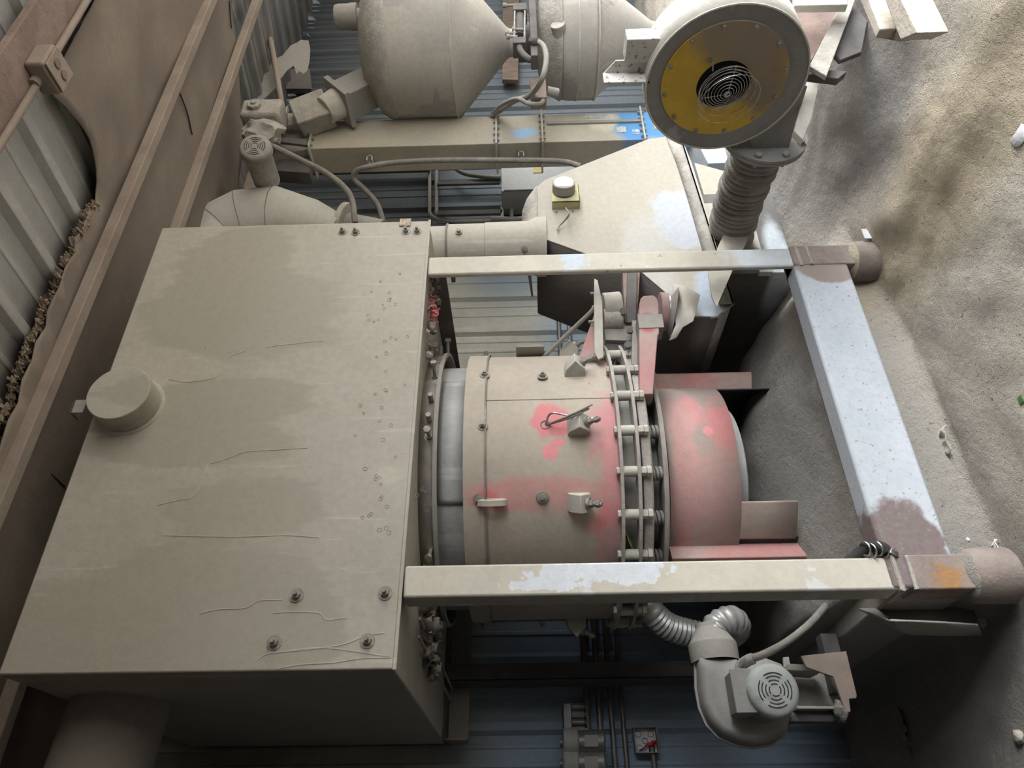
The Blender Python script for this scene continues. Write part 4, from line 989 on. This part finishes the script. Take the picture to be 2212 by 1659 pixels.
O('torn_rubber_flap', b, m_dustl, bd, ang=180, solid=.004)
for x, y in ((1361, 712), (1357, 744), (1347, 672)): O('bolt', MB().cyl(PY(x, y, 2.45), PY(x, y, 2.43), .012, n=6).cyl(PY(x, y, 2.452), PY(x, y, 2.446), .018, n=16), m_bolt, bd)
for x, y in ((1280, 633), (1288, 682), (1276, 694)): O('bolt', MB().cyl(PY(x-5, y, 2.43), PY(x+8, y, 2.43), .007, n=8), m_bolt, bd)
O('round_bar', MB().tube([PY(1172, 772, 2.62), PY(1250, 698, 2.5), PY(1278, 671, 2.46), PY(1284, 660, 2.45)], .010, 10), m_dustg, bd)
# ================================================================== SMALL BLOWER, LOWER RIGHT
bw = T('blower', 'small grey centrifugal blower with fan-cooled motor by the near foot', 'blower', PY(1640, 1520, 2.8))
YM = 2.62
mc = PY(1668, 1488, YM)
m_mot = mat('grey_green_motor_paint', (.46, .48, .46), (.40, .42, .40), 5, rough=.6, bump=.1, big=((.33, .33, .31), 5, .60))
m_vol = mat('dusty_cast_volute', (.30, .295, .28), (.24, .235, .225), 4, rough=.65, bump=.15, big=((.42, .42, .41), 7, .63))
O('motor_body', MB().cyl(mc, mc+V((0, .18, 0)), .080, n=40), m_vol, bw, bev=.004)
fancover(mc+V((0, .03, 0)), (-.12, -1, 0), .086, .06, m_mot, bw)
q = PY(1606, 1486, YM+.02)
o = O('terminal_box', MB().box(q+V((-.075, .0, -.03)), q+V((.06, .10, .035))), m_vol, bw, bev=.006)
O('box_lid', MB().box(q+V((-.078, -.012, -.033)), q+V((.063, -.0, .04))), m_vol, o, bev=.003)
# volute in the XZ plane: spiral lofted
YVo = 2.84; vc = PY(1650, 1492, YVo)
rings = []
for k in range(41):
    a = R(-95 + 275*k/40); rr = .115+.075*k/40; tw = .040+.03*k/40
    dirv = V((math.sin(a), 0, -math.cos(a)))   # starts low, goes round by -X ... up
    dirv = V((-math.cos(a), 0, -math.sin(a)))
    c = vc+dirv*rr
    ring = []
    for j in range(16):
        b_ = 2*math.pi*j/16; ring.append(c+dirv*math.cos(b_)*tw*1.2+V((0, 1, 0))*math.sin(b_)*tw*1.35)
    rings.append(ring)
last = rings[-1]; cc = sum(last, V((0, 0, 0)))/16
up = PY(1545, 1420, YVo)
for t in (.5, 1):
    rings.append([(p*(1-t)+(up+(p-cc)*1.15)*t) for p in last])
# flat volute built from an outline for a solid casing
ol = [(1512, 1440), (1513, 1480), (1520, 1520), (1535, 1555), (1560, 1582), (1595, 1598), (1635, 1604), (1672, 1598), (1700, 1578), (1712, 1545), (1718, 1500), (1712, 1460), (1690, 1430), (1650, 1415), (1610, 1418), (1594, 1438), (1590, 1420), (1508, 1416)]
f0 = [PY(x, y, YVo-.06) for x, y in ol]; ctr = sum(f0, V((0,0,0)))/len(f0)
def sc_(pts, k, dy): return [ctr+(p-ctr)*k+V((0, dy, 0)) for p in pts]
b = MB().loft([sc_(f0, .86, -.012), sc_(f0, .95, -.004), sc_(f0, 1.0, .02), sc_(f0, 1.02, .06), sc_(f0, 1.0, .11), sc_(f0, .94, .13)])
O('volute_casing', b, m_vol, bw, ang=50)
b = MB().loft([sc_(f0, 1.02, .052), sc_(f0, 1.07, .052), sc_(f0, 1.07, .064), sc_(f0, 1.02, .064)], True, False)
O('casing_rim', b, m_vol, bw)
for x, y in ((1521, 1447), (1548, 1570)): O('rim_bolt', MB().cyl(PY(x, y, YVo-.01), PY(x, y, YVo-.025), .010, n=6), m_bolt, bw)
# back plate towards the motor
pl = [PY(x, y, YM+.17) for x, y in ((1692, 1418), (1704, 1417), (1726, 1530), (1722, 1545), (1700, 1558))]
O('motor_flange', MB().prism(pl, (0, .012, 0)), m_dustg, bw, bev=.002)
# transition and reducer
tz = lambda px, Y=YVo: ZA(px, up.x, Y)
t1 = PY(1543, 1410, YVo)
pc = PY(1543, 1405, YVo); dX = V((1, 0, 0))
# the outlet runs towards +X (up in the photograph)
O('reducer', MB().lathe([(.088, -.03), (.09, .0), (.09, .035), (.086, .04), (.052, .095), (.052, .11)], PY(1542, 1412, YVo), (1, 0, .02), 40), m_dustg, bw, ang=30)
# ribbed elbow and flexible duct
def ribbed(pts, r, step, amp, sm=12):
    pts = spline(pts, sm); rings = []; u = None; Ls = 0
    res = []
    for i in range(len(pts)-1):
        n_ = max(1, int((pts[i+1]-pts[i]).length/(step/4)))
        for k in range(n_): res.append(pts[i].lerp(pts[i+1], k/n_))
    res.append(pts[-1]); b = MB()
    for i, p in enumerate(res):
        d = (res[min(i+1, len(res)-1)]-res[max(i-1, 0)]).normalized()
        u = d.orthogonal().normalized() if u is None else (u-d*u.dot(d)).normalized(); w_ = d.cross(u)
        rr = r+amp*math.cos(i*math.pi/2)
        rings.append([p+(u*math.cos(2*math.pi*k/28)+w_*math.sin(2*math.pi*k/28))*rr for k in range(28)])
    return b.loft(rings)
s0 = PY(1542, 1375, YVo)
m_fd = mat('shiny_flex_duct', (.40, .40, .39), (.30, .29, .28), 9, rough=.35, metal=.3, bump=.2)
O('flexible_duct', ribbed([PY(1545, 1385, YVo), PY(1548, 1352, YVo), PY(1580, 1338, YVo+.02), PY(1590, 1356, YVo+.10), PY(1560, 1375, YVo+.2), PY(1500, 1368, YVo+.2), PY(1440, 1350, YVo+.15), PY(1400, 1310, YVo+.1), PY(1385, 1270, YVo+.1)], .052, .018, .004), m_fd, bw, ang=60, label='shiny ribbed flexible duct')
# supply cable
O('supply_cable', MB().tube([PY(1598, 1440, YM+.04), PY(1612, 1425, YM+.02), PY(1650, 1412, YM), PY(1700, 1385, YM+.02), PY(1750, 1345, YM+.05), PY(1790, 1300, YM+.1), PY(1815, 1270, YM+.1)], .0135, 12), m_cable, bw)
O('cable_gland', MB().tube([PY(1596, 1450, YM+.05), PY(1602, 1435, YM+.04), PY(1618, 1424, YM+.02), PY(1628, 1421, YM+.01)], .019, 12), m_dustg, bw)
# stand: two horizontal plates on an upright channel
st_ = T('blower_stand', 'channel steel stand holding the small blower', 'stand', PY(1800, 1500, 2.8))
YS = 2.72
for pts, dy, m, nm, Y in ((((1702, 1432), (1775, 1436), (1785, 1442), (1768, 1450), (1702, 1446)), .10, m_dustg, 'shelf_plate', 2.74),
                      (((1722, 1523), (1805, 1524), (1800, 1530), (1722, 1530)), .10, m_dustg, 'shelf_plate', 2.74),
                      (((1700, 1440), (1785, 1442), (1812, 1470), (1812, 1526), (1724, 1526)), .02, m_dustg, 'back_plate', 2.86),
                      (((1730, 1415), (1828, 1405), (1851, 1500), (1850, 1507), (1834, 1508), (1838, 1535), (1828, 1540), (1800, 1460), (1742, 1440)), .012, m_brown, 'upright_channel', 2.70),
                      (((1722, 1530), (1806, 1530), (1838, 1535), (1800, 1557), (1705, 1557)), .06, m_dark, 'lower_box', 2.78)):
    O(nm, MB().prism([PY(x, y, Y) for x, y in pts], (0, dy, 0)), m, st_, bev=.002)
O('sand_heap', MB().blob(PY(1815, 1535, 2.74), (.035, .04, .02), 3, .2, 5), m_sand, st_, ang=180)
q = PY(1790, 1480, 2.84); O('post', MB().box((q.x-.03, 2.80, q.z-.06), (LX0+.02, 2.86, q.z)), m_dark, st_, bev=.003)

# ================================================================== BACK WALL FITTINGS
WY = YW-.03
def xpipe(px, py, r, x0, x1, m, label, Y=None, cat='conduit', **k):
    Y = Y or WY-r-.005; p = PY(px, py, Y); return O('conduit', MB().tube([(x0, Y, p.z), ((x0+x1)/2, Y, p.z), (x1, Y, p.z)], r, 12, 1), m, None, label, cat, **k)
m_con = mat('dull_conduit', (.22, .21, .20), (.15, .145, .14), 8, rough=.4, metal=.4)
labs = ['leftmost in the photo of four parallel conduits on the blue wall, beside the valve motors', 'second from left of four parallel conduits on the blue wall', 'third from left of four parallel conduits on the blue wall', 'rightmost of four parallel conduits on the blue wall, nearest the junction box']
for i, (px, r) in enumerate(((1284, .017), (1311, .014), (1337, .013), (1362, .012))):
    # seen at y = 1640
    xpipe(px-12, 1600, r, -.6, 2.6, m_con, labs[i], group='parallel conduits on the blue wall')
# open junction box with red wire nuts
jb = PY(1396, 1596, WY-.05)
jt = T('junction_box', 'open square metal junction box with red wire nuts on blue wall', 'junction box', jb)
s = .052
b = MB().box(jb+V((-s, .045, -s)), jb+V((s, .05, s)))
O('box_back', b, mat('galvanised_white', (.70, .70, .69), (.60, .60, .60), 20, rough=.4), jt)
b = MB().box(jb+V((-s-.004, 0, -s-.004)), jb+V((-s, .05, s+.004))).box(jb+V((s, 0, -s-.004)), jb+V((s+.004, .05, s+.004))).box(jb+V((-s, 0, -s-.004)), jb+V((s, .05, -s))).box(jb+V((-s, 0, s)), jb+V((s, .05, s+.004)))
O('box_rim', b, m_dustg, jt)
b = MB()
for dx, dz in ((.03, .03), (.03, -.03), (-.03, .03), (-.03, -.03), (0, 0)): b.torus(jb+V((dx, .044, dz)), (0, 1, 0), .013, .0015, 20, 5)
O('knockouts', b, m_bolt, jt)
m_red = mat('red_wire_nut', (.75, .03, .05), (.6, .02, .04), 20, rough=.4, bump=0)
for dx, dz, a in ((-.02, -.006, .3), (-.012, -.028, -.4)):
    p = jb+V((dx, .02, dz)); O('wire_nut', MB().cyl(p, p+V((.004, -.01, -.022 if a > 0 else -.018)), .010, .007, 12), m_red, jt, bev=.001)
O('black_wire', MB().tube([jb+V((-.04, .04, .03)), jb+V((-.035, .02, .015)), jb+V((-.02, .02, -.002))], .003, 6), m_black, jt)
O('drop_conduit', MB().tube([jb+V((-s-.004, .03, -.02)), jb+V((-s-.08, .03, -.03)), jb+V((-1.2, .03, -.03))], .012, 12), m_con, jt)
# small geared valve motors
for i, (py, lab) in enumerate(((1602, 'dusty valve motor with pale nameplate beside the conduits'), (1648, 'lower dusty valve motor at the bottom edge of the view'))):
    q = PY(1240, py, WY-.16); vm = T('valve_motor', lab, 'motor', q, 'valve motors beside the conduits')
    O('motor_can', MB().cyl(q+V((0, 0, .0)), q+V((0, 0, -.14)), .050, n=30), m_con, vm, bev=.008)
    O('gear_head', MB().cyl(q+V((0, 0, .05)), q+V((0, 0, -.02)), .060, n=24), m_vol, vm, bev=.008)
    O('end_cap', MB().cyl(q+V((0, 0, .05)), q+V((0, 0, .065)), .02, n=12), m_con, vm)
    O('nameplate', MB().box(q+V((-.025, -.053, -.105)), q+V((.022, -.049, -.045))), m_dustg, vm)
    O('wall_bracket', MB().box(q+V((-.03, .03, -.05)), q+V((.03, .16, .03))), m_con, vm)
vmf = T('valve_manifold', 'small manifold with two pale cylinders above the valve motors', 'manifold', PY(1240, 1555, WY-.12))
q = PY(1235, 1553, WY-.1)
O('manifold_bar', MB().box(q+V((-.06, -.02, -.0)), q+V((.07, .1, .04))), m_con, vmf, bev=.004)
for k, (dy, m) in enumerate(((-.045, m_vol), (-.012, m_con), (.022, m_vol), (.055, m_con))):
    p = q+V((dy, 0, 0)); O('solenoid', MB().cyl(p, p+V((0, 0, -.06)), .016, n=16).cyl(p+V((0, 0, -.06)), p+V((0, 0, -.07)), .009, n=10), m, vmf, bev=.002)
# isolator panel and conduits on the centre wall
pa_, pb_2 = PY(1083, 455, YW-.22), PY(1250, 352, YW-.22)
en = T('isolator_panel', 'grey wall-mounted electrical enclosure with a yellow label behind the hose', 'electrical enclosure', ((pa_.x+pb_2.x)/2, YW-.2, pb_2.z))
p0 = PY(1083, 412, YW-.26); p1 = PY(1245, 350, YW-.26)
O('enclosure_body', MB().box((p0.x, YW-.26, p1.z), (p1.x, YW-.03, p0.z)), mat('enclosure_paint', (.36, .36, .34), (.40, .43, .45), 3, rough=.5), en, bev=.004)
O('enclosure_gap', MB().box((p0.x+.0, YW-.262, p1.z+.02), (p0.x+.012, YW-.258, p0.z-.02)), m_inside, en)
O('yellow_label', MB().box(PY(1152, 372, YW-.264), PY(1172, 352, YW-.262)), m_ytag, en)
O('enclosure_fin', MB().box((p0.x-.35, YW-.10, p0.z-.012), (p0.x+.02, YW-.03, p0.z+.012)), m_dustg, en)
for i, (px, lab) in enumerate(((928, 'left one of two parallel conduits crossing the centre wall'), (943, 'right one of two parallel conduits crossing the centre wall'))):
    Y = YW-.06; pts = [PY(px, 350, Y), PY(px, 440, Y), PY(px+2, 462, Y), PY(px+25, 474, Y), PY(px+80, 477-2*i, Y), PY(px+170, 476-6*i, Y)]
    O('conduit', MB().tube(pts, .014, 10), m_dustg, None, lab, 'conduit', 'pair of conduits on the centre wall')
for i, (a, b_) in enumerate((((945, 397), (1080, 394)), ((945, 462), (1085, 458)), ((590, 376), (930, 360)))):
    Y = YW-.08; pa, pb = PY(*a, Y), PY(*b_, Y)
    O('girt', MB().box((pa.x-.025, Y-.02, min(pa.z, pb.z)), (pa.x+.02, Y, max(pa.z, pb.z))), m_dark, None, ('upright dark strut beside the enclosure, upper of the two', 'upright dark strut beside the enclosure, lower of the two', 'long thin dark strut behind the conveyor')[i], 'strut', bev=.002)
O('cable_bundle', MB().tube([PY(975, 355, YW-.12), PY(1000, 372, YW-.12), PY(1040, 380, YW-.12), PY(1082, 382, YW-.12)], .018, 10), m_cable, None, 'curved bundle of dark cables entering the enclosure', 'cable bundle')
O('conduit_tee', MB().tube([PY(1060, 470, YW-.12), PY(1110, 472, YW-.12), PY(1150, 468, YW-.14)], .018, 10).tube([PY(1105, 450, YW-.12), PY(1105, 472, YW-.12)], .016, 10, 1).tube([PY(1140, 462, YW-.13), PY(1150, 455, YW-.13)], .02, 10, 1), m_dustg, None, 'dusty conduit tee fitting under the enclosure', 'conduit')
# two wall conduits visible through the gap by the drum
for i, px in enumerate((1208, 1230)):
    xpipe(px, 720, .014, 2.2, 3.3, m_con, ('thin wall conduit behind the round bar, left of the pair', 'thin wall conduit behind the round bar, right of the pair')[i], cat='conduit', group='thin conduits behind the round bar')
# beams at the top right and their sand shelf
m_beam = mat('sandy_pale_beam', (.56, .51, .44), (.46, .41, .36), 6, bump=.5)
bt = T('trough_channel', 'pale sand-covered channel ending on the sand at the top right', 'channel beam', PY(1950, 60, 1.7))
a0, a1 = V((2.30, .9, .36)), V((2.30, 1.6, .36))
def zb(px, py, Z): return PZ(px, py, Z)
Z0 = .34
prof_o = [zb(x, y, Z0) for x, y in ((1860, -30), (1895, 78), (1945, 88), (1985, 72), (1915, -60))]
pts = [zb(1895, 80, Z0), zb(1945, 88, Z0), zb(1905, -30, Z0), zb(1850, -30, Z0)]
O('channel_floor', MB().prism(pts, (0, 0, -.03)), m_foot, bt, bev=.002)
O('channel_side', MB().prism([zb(1846, -30, Z0+.05), zb(1892, 82, Z0+.05), zb(1901, 62, Z0+.05), zb(1868, -30, Z0+.05)], (0, 0, -.09)), m_beam, bt, bev=.004)
O('channel_side', MB().prism([zb(1900, -30, Z0+.05), zb(1945, 86, Z0+.05), zb(1982, 70, Z0+.05), zb(1935, -30, Z0+.05)], (0, 0, -.09)), m_beam, bt, bev=.004)
bf = T('back_channel_frame', 'dusty angle-steel frame behind the fan at the top', 'steel frame', PY(1800, 60, 2.2))
for pts, m, nm, Y, th in ((((1716, -20), (1832, -20), (1832, 8), (1716, 10)), m_fanside, 'top_rail', 1.5, .03),
                      (((1825, -10), (1851, -10), (1786, 163), (1748, 140), (1762, 115)), m_thick, 'sloping_angle', 1.58, .02),
                      (((1850, -10), (1876, 35), (1862, 110), (1815, 128), (1803, 115)), m_dark, 'shaded_web', 1.62, .02),  # dark colour stands in for shade on this web
                      (((1745, 146), (1830, 152), (1812, 168), (1745, 160)), m_dark, 'lower_bracket', 1.62, .03),
                      (((1716, 10), (1835, 10), (1752, 130), (1735, 100)), m_rust, 'rusty_back_plate', 1.64, .02)):
    O(nm, MB().prism([PY(x, y, Y) for x, y in pts], (0, th, 0)), m, bf, bev=.003)
pts = [(1748, 160), (1775, 160), (1755, 250), (1735, 300), (1715, 280)]
O('corrugated_scrap', MB().prism([PY(x, y, 1.72) for x, y in pts], (.0, .03, 0)), m_dustl, None, 'dusty corrugated strip standing behind the fan outlet', 'metal strip', bev=.003)
# blue object behind the bellows
O('blue_pyramid_box', MB().prism([PY(x, y, 2.75) for x, y in ((1502, 297), (1560, 300), (1575, 350), (1530, 352))], (0, .2, 0)), mat('pale_blue_box', (.60, .62, .60), (.35, .48, .62), 3), None, 'pale blue-grey box wedged behind fan and hopper', 'box', bev=.003)
O('guide_hose', MB().tube([PY(1680, 345, 2.75), PY(1700, 380, 2.78), PY(1706, 430, 2.82), PY(1690, 490, 2.85), PY(1676, 540, 2.88)], .03, 12), m_black, None, 'black rubber hose curving behind the bellows', 'hose')
O('hopper_rear_gusset', MB().prism([PY(x, y, 2.66) for x, y in ((1500, 350), (1565, 368), (1570, 400), (1555, 490), (1545, 500))], (0, .02, 0)), m_hood, None, 'dusty sheet gusset between hopper rim and bellows', 'steel plate', bev=.002)

# ================================================================== DEBRIS ON THE SAND
def lie(px, py):  # where a sight line meets the sand
    r = ray(px, py); t = .5/F
    for _ in range(4000):
        p = V((r.x*t, r.y*t, r.z*t+H))
        if p.z < sandz(p.x, p.y): break
        t += .002/F*1.0*1.5
    return p
def crumple(px, py, s, m, label, cat, seed, name='crumpled_scrap', flat=.5):
    p = lie(px, py); rnd = random.Random(seed); b = MB(); n = 7
    vs = []
    for j in range(n):
        for i in range(n):
            u, v = i/(n-1)-.5, j/(n-1)-.5
            vs.append(p+V((u*s*1.6+rnd.uniform(-.12, .12)*s, v*s+rnd.uniform(-.12, .12)*s, s*flat*(.35+.5*noise.noise(V((u*5+seed, v*5, seed)))+rnd.uniform(-.1, .15))+.006)))
    b.add(vs, [(j*n+i, j*n+i+1, (j+1)*n+i+1, (j+1)*n+i) for j in range(n-1) for i in range(n-1)])
    O(name, b, m, None, label, cat, ang=20, solid=.003)
crumple(2047, 955, .06, m_dustl, 'crumpled grey scrap lying on the sand right of the crossbar', 'scrap', 1)
crumple(2162, 1192, .045, m_paper, 'small white crumpled paper on the sand above the near foot', 'paper scrap', 2)
crumple(1953, 1553, .05, m_brown, 'brown folded leaf-like scrap on the shaded sand', 'scrap', 3)
crumple(1958, 1580, .04, m_dustg, 'grey curled scrap touching the brown one on shaded sand', 'scrap', 4)
crumple(1970, 1622, .02, m_rust, 'tiny rusty chip on the sand near the bottom edge', 'scrap', 6)
m_stone = mat('dusty_stone', (.45, .40, .35), (.38, .34, .30), 12)
for i, (x, y, s, lab) in enumerate(((2127, 1338, .022, 'rounded stone against the curved shoe plate'), (1982, 40, .012, 'dark pebble beside the channel end at the top'), (2092, 1165, .008, 'small white pebble above the near foot'), (2206, 1590, .02, 'pale stone at the lower right edge'))):
    p = lie(x, y); O('stone', MB().blob(p+V((0, 0, s*.4)), (s, s, s*.7), 3, .2, i), (m_stone, m_dark, m_paper, m_stone)[i], None, lab, 'stone', ang=180)
p = lie(2200, 290); O('white_disc', MB().lathe([(0, .003), (.033, .003), (.036, 0)], p, n=30), m_paper, None, 'round white disc half buried in the sand at the right edge', 'disc', ang=60)
p = lie(2208, 862); O('leaf', MB().box(p+V((-.012, -.01, .002)), p+V((.012, .01, .006))), mat('green_leaf', (.08, .15, .05), (.1, .2, .06), 30), None, 'tiny green leaf on sand at the right edge', 'leaf')
